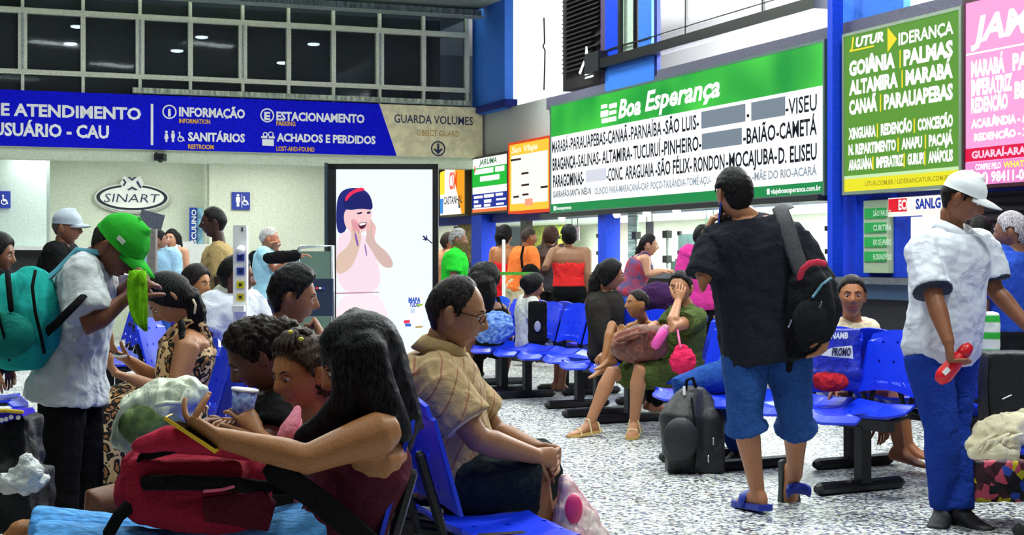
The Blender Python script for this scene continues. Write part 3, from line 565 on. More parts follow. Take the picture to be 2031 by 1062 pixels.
# ------------------------------------------------ advert panel
KP = Pl((P(760, 512, 16.4).x, 16.4), (1, .02), (.02, -1))
adv = thing('advert_panel', KP.w(0, 0, 0), 'tall black advertising panel with lit poster of laughing person in pale pink', 'advert panel')
a0, a1 = KP.s_(651), KP.s_(869)
g = G(); KP.box(g, a0, a1, .12, 2.29, -.22, .0); obj('cabinet', g, M['blackplastic'], adv)
for q in ((a0, KP.s_(667), .12, 2.29), (KP.s_(858), a1, .12, 2.29), (a0, a1, 2.24, 2.30), (a0, a1, .12, .22)):
    g = G(); KP.box(g, *q, -.02, .035); obj('frame', g, M['blackplastic'], adv)
g = G(); KP.box(g, a0 - .04, a0, .10, 2.31, -.24, .02); obj('side_cover', g, mat('steel_dark', '30404c', .4, metal=.3), adv)
g = G(); KP.box(g, a0 + .2, a1 - .2, 0, .12, -.18, -.04); obj('plinth', g, M['black'], adv)
g = G(); KP.box(g, KP.s_(666), KP.s_(859), .22, 2.24, 0, .012); obj('poster', g, em('eff6fd', 1.0), adv)
def pp(name, pts, c, o=.016, n=True):
    g = G(); KP.poly(g, pts, o, .002); return obj(name, g, c, adv)
def smooth_poly(pts, it=2):
    for _ in range(it):
        q = []
        for i in range(len(pts)):
            a, b = pts[i], pts[(i + 1) % len(pts)]
            q += [(a[0] * .75 + b[0] * .25, a[1] * .75 + b[1] * .25), (a[0] * .25 + b[0] * .75, a[1] * .25 + b[1] * .75)]
        pts = q
    return pts
SP = smooth_poly
pp('printed_skirt', SP([(667, 583), (752, 581), (768, 620), (780, 668), (667, 668)]), em('fae6ee'), .016)
pp('printed_blouse', SP([(667, 468), (690, 458), (716, 462), (732, 480), (752, 520), (756, 582), (667, 584)]), em('f4dbe8'), .018)
pp('printed_hair', SP([(667, 400), (676, 380), (692, 373), (716, 373), (732, 384), (739, 402), (738, 420), (700, 420), (690, 440), (685, 462), (667, 464)]), em('232a78'), .0175)
pp('printed_face', SP([(681, 424), (690, 412), (736, 412), (738, 430), (733, 448), (718, 464), (700, 466), (684, 450)]), em('f3c9cc'), .020)
pp('printed_fringe', SP([(680, 394), (700, 380), (730, 386), (739, 402), (739, 417), (716, 414), (690, 418), (682, 410)], 1), em('1c2168'), .0235)
pp('printed_hairband', SP([(683, 397), (690, 384), (706, 374), (720, 372), (724, 378), (708, 381), (696, 388), (687, 400)], 1), em('f0305a'), .0265)
pp('printed_eye', SP([(707, 423), (718, 420), (719, 424), (709, 426)], 1), em('3a3050'), .0265); pp('printed_eye', SP([(727, 421), (735, 419), (735, 424), (728, 425)], 1), em('3a3050'), .0265)
pp('printed_mouth', SP([(710, 443), (724, 441), (728, 440), (725, 451), (717, 456), (712, 451)], 1), em('5a1c38'), .0265); pp('printed_teeth', [(712, 444), (726, 442), (724, 446), (714, 448)], em('ffffff'), .0295)
pp('printed_arm', SP([(697, 438), (701, 434), (708, 448), (716, 462), (716, 482), (704, 520), (690, 538), (667, 547), (667, 506), (686, 494), (696, 478), (697, 460)]), em('dcc0ae'), .0325)
pp('printed_arm', SP([(728, 462), (732, 440), (737, 434), (740, 444), (747, 450), (742, 464), (744, 482), (768, 500), (781, 522), (776, 533), (760, 530), (748, 516), (733, 490), (724, 478)]), em('d3b6ae'), .0325)
for x_, y_ in ((730, 440), (735, 437), (742, 443), (744, 450)): pp('printed_finger', SP([(x_ - 1.8, y_), (x_ + 1.8, y_), (x_ - 1, y_ + 22), (x_ - 5, y_ + 22)], 1), em('eab8b4'), .0355)
for x_, y_ in ((698, 436), (702, 434), (707, 438)): pp('printed_finger', SP([(x_ - 2, y_), (x_ + 2, y_), (x_ + 8, y_ + 24), (x_ + 3, y_ + 26)], 1), em('e09aa4'), .0355)
pp('printed_fold', SP([(702, 462), (706, 462), (712, 488), (708, 490)], 1), em('8c5cb0'), .036); pp('printed_fold', SP([(722, 485), (725, 485), (729, 508), (726, 508)], 1), em('9a78b8'), .036); pp('printed_belt', [(667, 581), (752, 579), (752, 581), (667, 584)], em('c090a8'), .036)
pp('printed_leaflet', SP([(807, 585), (836, 583), (840, 590), (840, 645), (808, 646)], 1), em('ffffff'), .018)
text(KP, 'MAPA', KP.s_(810), KP.s_(834), KP.z(810, 600), .055, em('1a50c0'), adv, .022, bold=.05, shear=.1); text(KP, 'TUDO', KP.s_(812), KP.s_(833), KP.z(810, 609), .05, em('1a50c0'), adv, .022, bold=.05, shear=.1)
pp('printed_patch', [(826, 604), (838, 603), (838, 607), (826, 608)], em('9ac030'), .022); pp('printed_patch', [(801, 636), (813, 635), (813, 641), (801, 642)], em('e83860'), .022); pp('printed_patch', [(803, 642), (815, 642), (815, 648), (804, 648)], em('3c60c8'), .022); pp('printed_patch', [(824, 648), (838, 647), (838, 650), (824, 651)], em('b09040'), .022)
pp('printed_patch', [(814, 612), (823, 612), (823, 622), (814, 622)], em('ccdaf0'), .022)
for q in ([(838, 469), (840, 468), (858, 482), (857, 484)], [(838, 469), (841, 467), (846, 476), (844, 477)], [(838, 474), (846, 476), (846, 478), (838, 476)], [(845, 467), (847, 467), (848, 476), (846, 477)]): pp('printed_mark', q, em('1c2858'), .022)
# ------------------------------------------------ row seats
def panel(fn, nx, ny, holes, th):
    """perforated shell: fn(u,v)->(point, normal); diamond holes at interior grid vertices"""
    g = G(); N = {}
    HS = set(holes)
    def vid(key, u, v):
        if key not in N:
            p, n = fn(u / nx, v / ny); i = len(g.v); g.v.append(tuple(p)); g.v.append(tuple(p - n * th)); N[key] = i
        return N[key]
    h = .34
    edges = {}
    for i in range(nx):
        for j in range(ny):
            loop = []
            for (a, b) in ((i, j), (i + 1, j), (i + 1, j + 1), (i, j + 1)):
                if (a, b) in HS:
                    dx = 1 if a == i else -1; dy = 1 if b == j else -1
                    h1 = ((a, b, dx, 0), a + dx * h, b); h2 = ((a, b, 0, dy), a, b + dy * h)
                    pr = [h2, h1] if (a, b) in ((i, j), (i + 1, j + 1)) else [h1, h2]
                    loop += pr
                else: loop.append(((a, b), a, b))
            ids = [vid(*q) for q in loop]
            g.f.append(tuple(ids)); g.f.append(tuple(x + 1 for x in ids[::-1])); g.m += [0, 0]
            for q in range(len(ids)):
                a, b = ids[q], ids[(q + 1) % len(ids)]; edges[(a, b)] = 1
    for (a, b) in list(edges):
        if (b, a) not in edges: g.f.append((b, a, a + 1, b + 1)); g.m.append(0)
    return g
def back_fn(u, v):
    y = (u - .5) * .45 * (1 - .05 * v * v); x = -.01 - .10 * v - .02 * math.cos((u - .5) * math.pi) + .02
    z = .525 + .355 * v
    if v > .8: y *= 1 - .06 * ((v - .8) / .2) ** 2; z -= .03 * abs(u - .5) ** 2 * 4
    if v < .2: z += .025 * math.cos((u - .5) * math.pi)
    return V((x, y, z)), V((.94, -(u - .5) * .3, .33)).normalized()
def seat_fn(u, v):
    x = -.0 + .45 * v; y = (u - .5) * .47 * (1 - .05 * v ** 3)
    if v > .85: x -= .05 * abs(u - .5) ** 2 * 4
    z = .445 - .025 * math.sin(min(1, v * 1.1) * math.pi) - (.05 * ((v - .8) / .2) ** 2 if v > .8 else 0) + (.03 * (1 - v / .15) if v < .15 else 0) + .015 * abs(u - .5) * 2
    return V((x, y, z)), V((0, 0, 1))
_sm = None
def seatmeshes():
    global _sm
    if _sm is None:
        b = panel(back_fn, 12, 10, [(3, 2), (6, 2), (9, 2), (3, 5), (6, 5), (9, 5), (3, 8), (6, 8), (9, 8)], .012).mesh('backrest', smooth=False)
        s = panel(seat_fn, 12, 12, [(3, 4), (6, 4), (9, 4), (3, 7), (6, 7), (9, 7), (4, 10), (8, 10)], .014).mesh('seat', smooth=False)
        for m in (b, s): m.materials.append(M['seat'])
        _sm = (b, s)
    return _sm
PITCH = .50
def bench(x, y, ang, n, label, legs=None, group=None, skip=()):
    """ang: direction the sitter faces (deg); (x,y) is the middle of the back line of the first seat; seats go to the sitter's right if n>0 else left"""
    t = thing('row_bench', (0, 0, 0), label, 'bench', group)
    sg = 1 if n > 0 else -1; n = abs(n); b, s = seatmeshes()
    for k in range(n):
        yy = -sg * k * PITCH
        for nm, me in (('backrest', b), ('seat', s)):
            if (nm, k) in skip: continue
            o = D.objects.new(nm, me); COL.objects.link(o); o.parent = t; o.location = (0, yy, 0); bk = o if nm == 'backrest' else bk
        for q in (-.16, .16):
            g = G(); g.tube([(.16, yy + q, .38), (-.02, yy + q, .42), (-.05, yy + q, .52), (-.105, yy + q, .70)], .016, 6); obj('back_bracket', g, M['black'], bk)
    y0, y1 = .2, -sg * (n - 1) * PITCH
    ya, yb = min(0, y1) - .22, max(0, y1) + .22
    obj('beam', G().box((.16, (ya + yb) / 2, .375), (.06, yb - ya, .06)), M['black'], t)
    for k in sorted(set(legs if legs is not None else ([0, n - 1] if n < 4 else [0, n // 2, n - 1]))):
        yy = -sg * k * PITCH
        obj('leg', G().box((.16, yy, .19), (.07, .06, .34)), M['black'], t)
        g = G(); g.tube([(-.1, yy, .035), (.46, yy, .035)], .036, 8); obj('foot_bar', g, M['black'], t)
        obj('seat_support', G().box((.2, yy, .41), (.34, .04, .03)), M['black'], t)
    t.location = (x, y, 0); t.rotation_euler = (0, 0, math.radians(ang)); return t
AW, AM = 199.2, 19.2      # facing towards picture left / right
VD = V((-.33, .944, 0))
def along(x, y, k): return (x + VD.x * k, y + VD.y * k)
x, y = along(-.34, 3.95, .24); bench(x, y, AW, 4, 'blue row seats under the girls and the woman with the maroon backpack')
x, y = along(-.34, 3.95, .24 + 4 * PITCH); bench(x, y, AW, 4, 'blue row seats facing left behind the leopard print dress')
x, y = along(-.145, 4.40, .24); bench(x, y, AM, -4, 'blue row seats facing right with empty seat beside the man in glasses')
x, y = along(-.19, 4.40, .24 + 4 * PITCH); bench(x, y, AM, -3, 'blue row seats facing right, end of row under white dispenser post')
x, y = (2.06, 8.35); bench(x, y, 208, 4, 'blue row seats with bright empty end seat beside the man in white polo')
bench(2.40, 8.28, 28, -3, 'blue row seats facing right behind the woman in the cream top')
bench(1.50, 10.95, 206, 4, 'blue row seats under the woman in olive and the boy')
bench(.72, 13.0, 206, 4, 'blue row seats facing left with blue mesh bag, middle of the hall')
bench(1.02, 13.2, 26, -4, 'blue row seats facing right, back to back with the mesh bag row')
bench(.02, 15.3, 206, 3, 'farthest blue row seats in front of the queue at the ticket windows')
bench(-3.0, 12.2, AW, 4, 'blue row seats far left behind the lime green cloth')
bench(-2.75, 11.9, AM, -4, 'blue row seats facing right near the grey steel post')
bench(-3.35, 9.0, 10, 1, 'single blue row seat at the left edge under the person in black')
bench(-2.35, 10.15, -10, 1, 'single blue row seat beyond the leopard print dress')
bench(-1.62, 8.3, AM, -2, 'blue two seat bench under the man in the white shirt')
bench(2.75, 7.05, AW, -2, 'blue row seats cut by the picture edge under cream cloth', legs=[0, 1])
# ------------------------------------------------ people
SK = {}
def skin(c):
    if c not in SK: SK[c] = mat('skin_' + c, c, .48, .30, 420, .10, 60, .003, spec=.4)
    return SK[c]
def hairm(c, st=(1, 1, .25)):
    k = 'h' + c
    if k not in SK: SK[k] = mat('hair_' + c, c, .40, .6, 160, .75, 140, .006, spec=.09, stretch=st)
    return SK[k]
CM = {}
def cl(c, var=.3, bump=.9, bs=9):
    k = (c, var, bump, bs)
    if k not in CM: CM[k] = cloth('cloth_' + c, c, var, bump, bs)
    return CM[k]
M['eyew'] = mat('eye_white', 'd8d4cc', .3); M['iris'] = mat('eye_dark', '120a08', .15); M['lip'] = None
def Mx(f, up):
    f = V(f).normalized(); r = f.cross(V(up)).normalized(); u = r.cross(f); return Matrix((r, f, u)).transposed()
def ya(a, p=0, roll=0):
    a = math.radians(a); p = math.radians(p); f = V((math.cos(a) * math.cos(p), math.sin(a) * math.cos(p), math.sin(p)))
    m = Mx(f, (0, 0, 1))
    return m @ Matrix.Rotation(math.radians(roll), 3, 'Y') if roll else m
def headpt(th, ph, jaw=1.0):
    """th azimuth from front (radians), ph polar from top -> local point x right, y forward, z up"""
    sx, sy, sz = math.sin(th) * math.sin(ph), math.cos(th) * math.sin(ph), math.cos(ph)
    e = .9
    x = .076 * math.copysign(abs(sx) ** e, sx); y = .098 * sy; z = .119 * sz
    t = max(0, -z / .119)
    x *= 1 - .30 * t ** 1.4
    if y < 0: y *= 1 - .55 * t ** .9
    else: y *= 1 - .06 * t
    if z > 0 and y > 0: y *= 1 - .06 * (z / .119) ** 2
    if y > 0:
        ax = abs(x); f = math.exp
        y -= .006 * (1 - min(1, ax / .05))   * (1 if z > -.1 else .5)
        if -.045 < z < .03:
            k = min(1, max(0, (.03 - z) / .052)); d = .030 * k ** 1.25 if z > -.022 else .030 * max(0, (z + .045) / .023) ** .6
            y += d * f(-(ax / (.008 + .007 * k)) ** 2)
        y += .006 * f(-((ax - .013) / .007) ** 2 - ((z + .032) / .008) ** 2)
        y -= .013 * f(-((ax - .031) / .017) ** 2 - ((z - .008) / .013) ** 2)
        y += .005 * f(-((ax - .028) / .024) ** 2 - ((z - .028) / .009) ** 2)
        y += .004 * f(-((ax - .045) / .018) ** 2 - ((z + .02) / .02) ** 2)
        y += .012 * f(-(ax / .024) ** 2) * (f(-((z + .055) / .0065) ** 2) + f(-((z + .069) / .0075) ** 2) * 1.05)
        y -= .006 * f(-(ax / .028) ** 2 - ((z + .0615) / .003) ** 2)
        y -= .004 * f(-(ax / .02) ** 2 - ((z + .083) / .007) ** 2)
        y += .012 * jaw * f(-(ax / .022) ** 2 - ((z + .100) / .014) ** 2)
    return V((x, y, z))
def angs(nth):
    out = []
    for i in range(nth):
        u = i / nth * 2 - 1      # -1..1 ; denser near 0 (front)
        out.append(math.pi * (0.45 * u + 0.55 * u ** 3))
    return out
HEADC = {}
def headgrid(q):
    if q in HEADC: return HEADC[q]
    nth, nph = {0: (22, 18), 1: (36, 34), 2: (60, 60)}[q]
    A = angs(nth); rows = []
    for i in range(nph + 1):
        ph = math.pi * (i / nph) if i not in (0, nph) else (0.02 if i == 0 else math.pi - .02)
        rows.append([(a, ph, headpt(a, ph)) for a in A])
    HEADC[q] = rows; return rows
def add_head(g, H, R, s, q):
    rows = headgrid(q); n = len(rows[0]); base = len(g.v)
    vs = [H + R @ (p * s) for r in rows for (_, _, p) in r]; fs = []; ms = []
    for i in range(len(rows) - 1):
        for j in range(n):
            k = (j + 1) % n; fs.append((i * n + j, (i + 1) * n + j, (i + 1) * n + k, i * n + k))
            p = rows[i][j][2]; ms.append(1 if (-.076 < p.z < -.049 and abs(p.x) < .024 and p.y > .07) else 0)
    fs.append(tuple(range(n))); fs.append(tuple((len(rows) - 1) * n + j for j in range(n))[::-1]); ms += [0, 0]
    g.v += [tuple(v) for v in vs]; g.f += [tuple(x + base for x in f) for f in fs]; g.m += ms
    for sd in (-1, 1):
        E = R @ Matrix.Rotation(sd * .35, 3, 'Z')
        g.ell(H + R @ (V((sd * .076, -.008, -.008)) * s), (.009 * s, .020 * s, .033 * s), E, 10, 7)
        g.ell(H + R @ (V((sd * .083, -.012, .0)) * s), (.006 * s, .017 * s, .026 * s), E, 10, 7)
def hairline(a, style):
    a = abs(a) / math.pi * 180
    tab = {'short': [(0, .078), (25, .076), (45, .062), (62, .045), (75, .0), (84, -.012), (92, .03), (104, .02), (118, -.03), (140, -.065), (180, -.078)],
           'balding': [(0, .108), (30, .104), (50, .085), (65, .05), (78, -.005), (84, -.012), (94, .03), (104, .02), (120, -.035), (140, -.07), (180, -.08)],
           'buzz': [(0, .08), (30, .078), (50, .06), (70, .03), (92, .035), (110, .0), (140, -.05), (180, -.06)],
           'full': [(0, .072), (30, .066), (50, .045), (65, .0), (80, -.04), (100, -.07), (140, -.09), (180, -.095)]}[style]
    for (a0, z0), (a1, z1) in zip(tab, tab[1:]):
        if a <= a1: return z0 + (z1 - z0) * (a - a0) / (a1 - a0)
    return tab[-1][1]
def hair_cap(H, R, s, q, style, th, noisef=0, freq=60, lift=0):
    rows = headgrid(max(q, 1)); n = len(rows[0]); g = G(); idx = {}
    for i, r in enumerate(rows):
        for j, (a, ph, p) in enumerate(r):
            d = p.z - hairline(a, style)
            if d < -.004: continue
            k = min(1, max(0, (d + .004) / .018)); k = k * k * (3 - 2 * k)
            nrm = p.normalized(); t = .002 + th * (k ** .6) + lift * k * max(0, p.z / .119)
            if noisef: t += noisef * k * (mnoise.noise(p * freq) + .6 * mnoise.noise(p * freq * 2.2 + V((5, 5, 5))))
            idx[(i, j)] = len(g.v); g.v.append(tuple(H + R @ ((p + nrm * t) * s)))
    for i in range(len(rows) - 1):
        for j in range(n):
            k = (j + 1) % n; q4 = [(i, j), (i + 1, j), (i + 1, k), (i, k)]
            if all(x in idx for x in q4): g.f.append(tuple(idx[x] for x in q4)); g.m.append(0)
            elif sum(x in idx for x in q4) == 3: g.f.append(tuple(idx[x] for x in q4 if x in idx)); g.m.append(0)
    if (0, 0) in idx: g.f.append(tuple(idx[(0, j)] for j in range(n))); g.m.append(0)
    return g
def lip_for(sk): 
    k = 'lip' + sk.name
    if k not in SK:
        c = sk.node_tree.nodes['Principled BSDF'].inputs['Base Color'].default_value
        m = mat(k, '804040', .4); m.node_tree.nodes['Principled BSDF'].inputs['Base Color'].default_value = (min(1, c[0] * .95), c[1] * .55, c[2] * .6, 1); SK[k] = m
    return SK[k]
ALLP = []
class Person:
    def __init__(s, label, J, a, look, sk='8a5a3c', sc=1.0, q=1, hair=None, wear=(), fat=1.0, group=None, curl=25, feet='bare', hands=True, extra=None, hs=1.0, sd=None):
        s.q = q; s.sc = sc; s.a = a; s.J = {}; s.sk = skin(sk); J = dict(J); sit = J.get('sit')
        fw = V((math.cos(math.radians(a)), math.sin(math.radians(a)), 0)); s.fw = fw
        rt_ = V((fw.y, -fw.x, 0)) if sd is None else V((math.cos(math.radians(sd)), math.sin(math.radians(sd)), 0)); s.rt = rt_
        def res(spec, par=None, L=None):
            if isinstance(spec, Vector): return spec
            if spec[0] == 'd':
                v = fw * spec[1] + rt_ * spec[2] + V((0, 0, spec[3])); return par + v.normalized() * L
            if spec[0] == 'w': return V(spec[1:])
            px, py, Y = spec
            if isinstance(Y, str):
                o = V((0, 0, CH)); d = V(((px - CX) / F, 1, -(py - HY) / F)); dd = d.dot(d)
                w = o - par; b = d.dot(w); c = w.dot(w) - L * L; disc = b * b - dd * c
                if disc < 0: return par + ((o + d * (-b / dd)) - par).normalized() * L
                r = math.sqrt(disc); return o + d * ((-b + r) / dd if Y == '+' else (-b - r) / dd)
            return P(px, py, Y)
        pel = res(J['pel']); nk = res(J['nk'], pel, .50 * sc)
        s.J['pel'], s.J['nk'] = pel, nk
        s.H = res(J['head'], nk, .20 * sc)
        up = (nk - pel).normalized(); w = .172 * sc * (1 + (fat - 1) * .5)
        for k, sg in (('r', 1), ('l', -1)):
            sh = res(J['sh' + k], nk, w) if 'sh' + k in J else nk + rt_ * sg * w - up * .035 * sc
            el = res(J['el' + k], sh, .285 * sc) if 'el' + k in J else sh + (V((0, 0, -1)) + rt_ * sg * .15 - fw * .05).normalized() * .285 * sc
            wr = res(J['wr' + k], el, .25 * sc) if 'wr' + k in J else el + (V((0, 0, -1)) + fw * .25).normalized() * .25 * sc
            hd = (res(J['hd' + k], wr, .15 * sc) - wr).normalized() if 'hd' + k in J else (wr - el).normalized()
            hp = res(J['hip' + k], pel, .09 * sc) if 'hip' + k in J else pel + rt_ * sg * .09 * sc
            kn = res(J['kn' + k], hp, .43 * sc) if 'kn' + k in J else (hp + fw * .42 * sc if sit else hp + V((0, 0, -.42 * sc)) + fw * .02)
            if 'an' + k in J: an = res(J['an' + k], kn, .42 * sc)
            else: an = V((kn.x, kn.y, max(.08, kn.z - .41 * sc))) - fw * .03
            s.J.update({'sh' + k: sh, 'el' + k: el, 'wr' + k: wr, 'hd' + k: hd, 'hip' + k: hp, 'kn' + k: kn, 'an' + k: an})
            s.J['ft' + k] = (V((J['ft' + k][0], J['ft' + k][1], J['ft' + k][2])).normalized() if 'ft' + k in J else (fw + rt_ * sg * .15 - V((0, 0, .12))).normalized())
            s.J['pn' + k] = V(J['pn' + k]) if 'pn' + k in J else None
        s.fat = fat; s.R = ya(*look); s.hs = sc ** .35 * 1.0 * hs
        low = min(s.J['anl'].z, s.J['anr'].z)
        base = V((pel.x, pel.y, max(0, low - .08)))
        s.root = thing('person', base, label, 'person', group)
        s.vox = {0: .017, 1: .012, 2: .0075}[q]
        g = G(); s.torso(g, 0, skinny=True); j = s.J
        g.tube([j['nk'] - (j['nk'] - j['pel']).normalized() * .03, j['nk'], s.H - s.R @ V((0, .025, .07)) * s.hs], [.062 * sc, .056 * sc, .05 * s.hs], 12)
        for k in 'lr':
            s.arm(g, k, 0); s.leg(g, k, 0)
            if hands: s.palm(g, k)
            s.foot(g, k, 0)
        me = remesh(g, s.vox, 3 if q else 2, name='body')
        off = base
        gb = G(); gb.v = [tuple(v.co) for v in me.vertices]; gb.f = [tuple(p.vertices) for p in me.polygons]; gb.m = [0] * len(gb.f)
        add_head(gb, s.H, s.R, s.hs, q)
        if hands:
            for k in 'lr': s.fingers(gb, k, curl)
        gb.v, gb.f, gb.m = gb.v, gb.f, gb.m
        s.body = obj('body', gb, [s.sk, lip_for(s.sk)], s.root, True)
        for sd_ in (-1, 1):
            e = G().ell(s.H + s.R @ (V((sd_ * .031, .0755, .006)) * s.hs), tuple(x * s.hs for x in (.013, .012, .0085)), s.R, 12, 8); ey = obj('eye', e, M['eyew'] if q > 0 else M['iris'], s.root, True)
            if q > 0: e = G().ell(s.H + s.R @ (V((sd_ * .031, .0835, .004)) * s.hs), tuple(x * s.hs for x in (.0062, .0055, .0062)), s.R, 10, 6); obj('iris', e, M['iris'], ey, True)
            if q > 0:
                bpts = [s.H + s.R @ (V((sd_ * x, y, z)) * s.hs) for x, y, z in ((.014, .091, .024), (.03, .089, .031), (.047, .075, .026))]
                obj('eyebrow', G().tube(bpts, [.003 * s.hs, .0036 * s.hs, .002 * s.hs], 6), hairm((hair or {}).get('c', '0c0808')), s.root, True)
                lp = [s.H + s.R @ (V((sd_ * x, y, z)) * s.hs) for x, y, z in ((.017, .084, .009), (.031, .0875, .0155), (.045, .077, .010))]
                obj('eyelid', G().tube(lp, .003 * s.hs, 6), s.sk, s.root, True)
        if hair: s.hair(**hair)
        for w_ in wear: getattr(s, w_[0])(*w_[1:])
        if feet == 'shoe':
            for k in 'lr': s.shoe(k, mat('shoe_dark', '101014', .6, .3, 80) if 'shoe_dark' not in D.materials else D.materials['shoe_dark'])
        ALLP.append(s)
    def frame(s, t):
        """side vector and centre on the spine at t (0 pelvis, 1 neck base)"""
        j = s.J; hs_, ss = (j['hipr'] - j['hipl']), (j['shr'] - j['shl'])
        side = (hs_.normalized() * (1 - t) + ss.normalized() * t) if t > 0 else hs_.normalized()
        ax = (j['nk'] - j['pel']).normalized(); side = (side - ax * side.dot(ax)).normalized(); f = ax.cross(side); 
        mid = (j['shr'] + j['shl']) / 2
        c = j['pel'].lerp(j['nk'], t); 
        return c, side, f, ax
    def torso(s, g, inf, skinny=False, t0=-.14, belly=0, top=True, prof=None, n=18):
        sc = s.sc; fa = s.fat
        prof = prof or [(-.14, .135, .09), (-.02, .168, .115), (.12, .158, .108), (.35, .142, .102), (.55, .152, .108), (.75, .166, .114), (.9, .160, .098), (1.0, .10, .07)]
        rings = []
        for t, w, d in prof:
            if t < t0: continue
            c, sd, f, ax = s.frame(t); w = w * sc * fa + inf; d = d * sc * fa + inf
            if belly: d += belly * math.exp(-((t - .3) / .25) ** 2) * .5; c = c + f * belly * .5 * math.exp(-((t - .3) / .25) ** 2)
            w = min(w, (s.J['shr'] - s.J['shl']).length / 2 + inf + .01) if t > .7 else w
            if t > .6: c = c + f * 0.0
            rings.append([c + sd * math.copysign(abs(math.cos(x)) ** .85, math.cos(x)) * w + f * math.copysign(abs(math.sin(x)) ** .85, math.sin(x)) * d for x in (2 * math.pi * i / n for i in range(n))])
        g.loft(rings)
        if top:
            j = s.J; r = .056 * sc + inf
            for k in 'lr': g.tube([j['nk'] - (j['nk'] - j['pel']).normalized() * .025 * sc, j['sh' + k]], [.05 * sc + inf * .6, r], 12)
    def arm(s, g, k, inf, frac=2, flare=0):
        j = s.J; a, b, c = j['sh' + k], j['el' + k], j['wr' + k]; sc = s.sc; fa = s.fat ** .8
        pts = [a, a.lerp(b, .3), a.lerp(b, .7), b, b.lerp(c, .25), b.lerp(c, .65), c]; r = [.056, .052, .043, .039, .041, .032, .0255]
        r = [x * sc * fa + inf for x in r]
        if frac < 2:
            if frac <= 1: e = a.lerp(b, frac); pts = [a, a.lerp(b, frac * .5), e]; r = [.058 * sc * fa + inf, .054 * sc * fa + inf + flare * .5, .05 * sc * fa + inf + flare]
            else: e = b.lerp(c, frac - 1); pts = pts[:4] + [b.lerp(c, (frac - 1) * .5), e]; r = r[:4] + [.04 * sc + inf + flare, .036 * sc + inf + flare]
        g.tube(pts, r, 14 if s.q else 9, dome=(frac >= 2))
    def leg(s, g, k, inf, frac=2, flare=0, bag=0):
        j = s.J; a, b, c = j['hip' + k], j['kn' + k], j['an' + k]; sc = s.sc; fa = s.fat ** .7
        pts = [a, a.lerp(b, .3), a.lerp(b, .7), b, b.lerp(c, .25), b.lerp(c, .65), c]; r = [.092, .086, .066, .054, .056, .042, .034]
        r = [x * sc * fa + inf for x in r]
        if frac <= 1: pts = [a, a.lerp(b, .35), a.lerp(b, frac)]; r = [r[0], r[1] + flare * .4, .07 * sc * fa + inf + flare]
        elif frac < 2: pts = pts[:4] + [b.lerp(c, (frac - 1) * .5), b.lerp(c, frac - 1)]; r = r[:4] + [.056 * sc * fa + inf + flare * .6, .052 * sc * fa + inf + flare]
        elif bag: r = [x + bag * i / 6 for i, x in enumerate(r)]
        g.tube(pts, r, 14 if s.q else 9, dome=(frac >= 2 and not bag))
    def palmframe(s, k):
        j = s.J; d = j['hd' + k]; n = j['pn' + k]
        if n is None: n = (j['pel'] + V((0, 0, .1)) - j['wr' + k]).normalized() if abs(d.z) > .7 else V((0, 0, -1))
        n = (n - d * n.dot(d)); n = n.normalized() if n.length > 1e-3 else V((0, 1, 0))
        side = d.cross(n)          # towards the thumb for the left hand with palm n
        if k == 'r': side = -side
        return j['wr' + k], d, n, side
    def palm(s, g, k):
        w, d, n, sd = s.palmframe(k); S_ = s.sc ** .8
        rings = []
        for t, hw, hd in ((-.01, .024, .022), (.03, .036, .019), (.065, .042, .016), (.088, .040, .013)):
            c = w + d * t * S_
            rings.append([c + sd * math.cos(x) * hw * S_ + n * math.sin(x) * hd * S_ for x in (2 * math.pi * i / 10 for i in range(10))])
        g.loft(rings)
    def fingers(s, g, k, curl):
        w, d, n, sd = s.palmframe(k); S_ = s.sc ** .8; nn = 8 if s.q == 2 else 6
        if isinstance(curl, dict): curl = curl[k]
        for i, (off, L) in enumerate(((.030, .92), (.0105, 1.04), (-.0095, .98), (-.028, .78))):
            p = w + d * .076 * S_ + sd * off * S_; v = (d + sd * off * 2.2).normalized(); pts = [p]; rr = [.0088]
            cc = curl[i] if isinstance(curl, (list, tuple)) else curl * (1 + .15 * i)
            for q, sl in enumerate((.042, .027, .021)):
                ax = sd; ang = math.radians(cc); v = (v * math.cos(ang) + n * math.sin(ang)).normalized(); nl = n
                n2 = (n - v * n.dot(v)); n2 = n2.normalized() if n2.length > .1 else n
                p = p + v * sl * L * S_; pts.append(p); rr.append([.0083, .0075, .0062][q])
            g.tube(pts, [x * S_ for x in rr], nn)
        p = w + d * .018 * S_ + sd * .026 * S_; v = (d * .75 + sd * .62 + n * .25).normalized(); p2 = p + v * .042 * S_; v2 = (v + d * .45 + n * .3 * ((curl[1] if isinstance(curl, (list, tuple)) else curl) / 30)).normalized(); p3 = p2 + v2 * .032 * S_; p4 = p3 + (v2 + n * .2).normalized() * .024 * S_
        g.tube([p, p2, p3, p4], [x * S_ for x in (.0125, .0105, .0088, .007)], nn)
    def foot(s, g, k, inf, sole=0):
        an = s.J['an' + k]; d = s.J['ft' + k]; sc = s.sc; side = d.cross(V((0, 0, 1))).normalized(); up = side.cross(d)
        rings = []
        for t, w, h0, h1 in ((-.065, .020, -.072, -.03), (-.045, .032, -.078, .01), (.02, .036, -.078, .02), (.08, .044, -.078, -.025), (.13, .047, -.078, -.045), (.165, .040, -.078, -.052), (.185, .022, -.075, -.06)):
            c = an + d * t * sc + up * (h0 + h1) / 2 * sc; hh = (h1 - h0) / 2 * sc + inf; ww = w * sc + inf
            rings.append([c + side * math.cos(x) * ww + up * math.sin(x) * hh for x in (2 * math.pi * i / 12 for i in range(12))])
        g.loft(rings)
    # ---- clothing
    def _put(s, name, g, m, vf=1.0, sm=3, disp=0, freq=14, label=None):
        me = remesh(g, s.vox * vf, sm, disp, freq, name); shift(me, s.root.location)
        o = obj(name, me, m, s.root); 
        if label: o['label'] = label
        return o
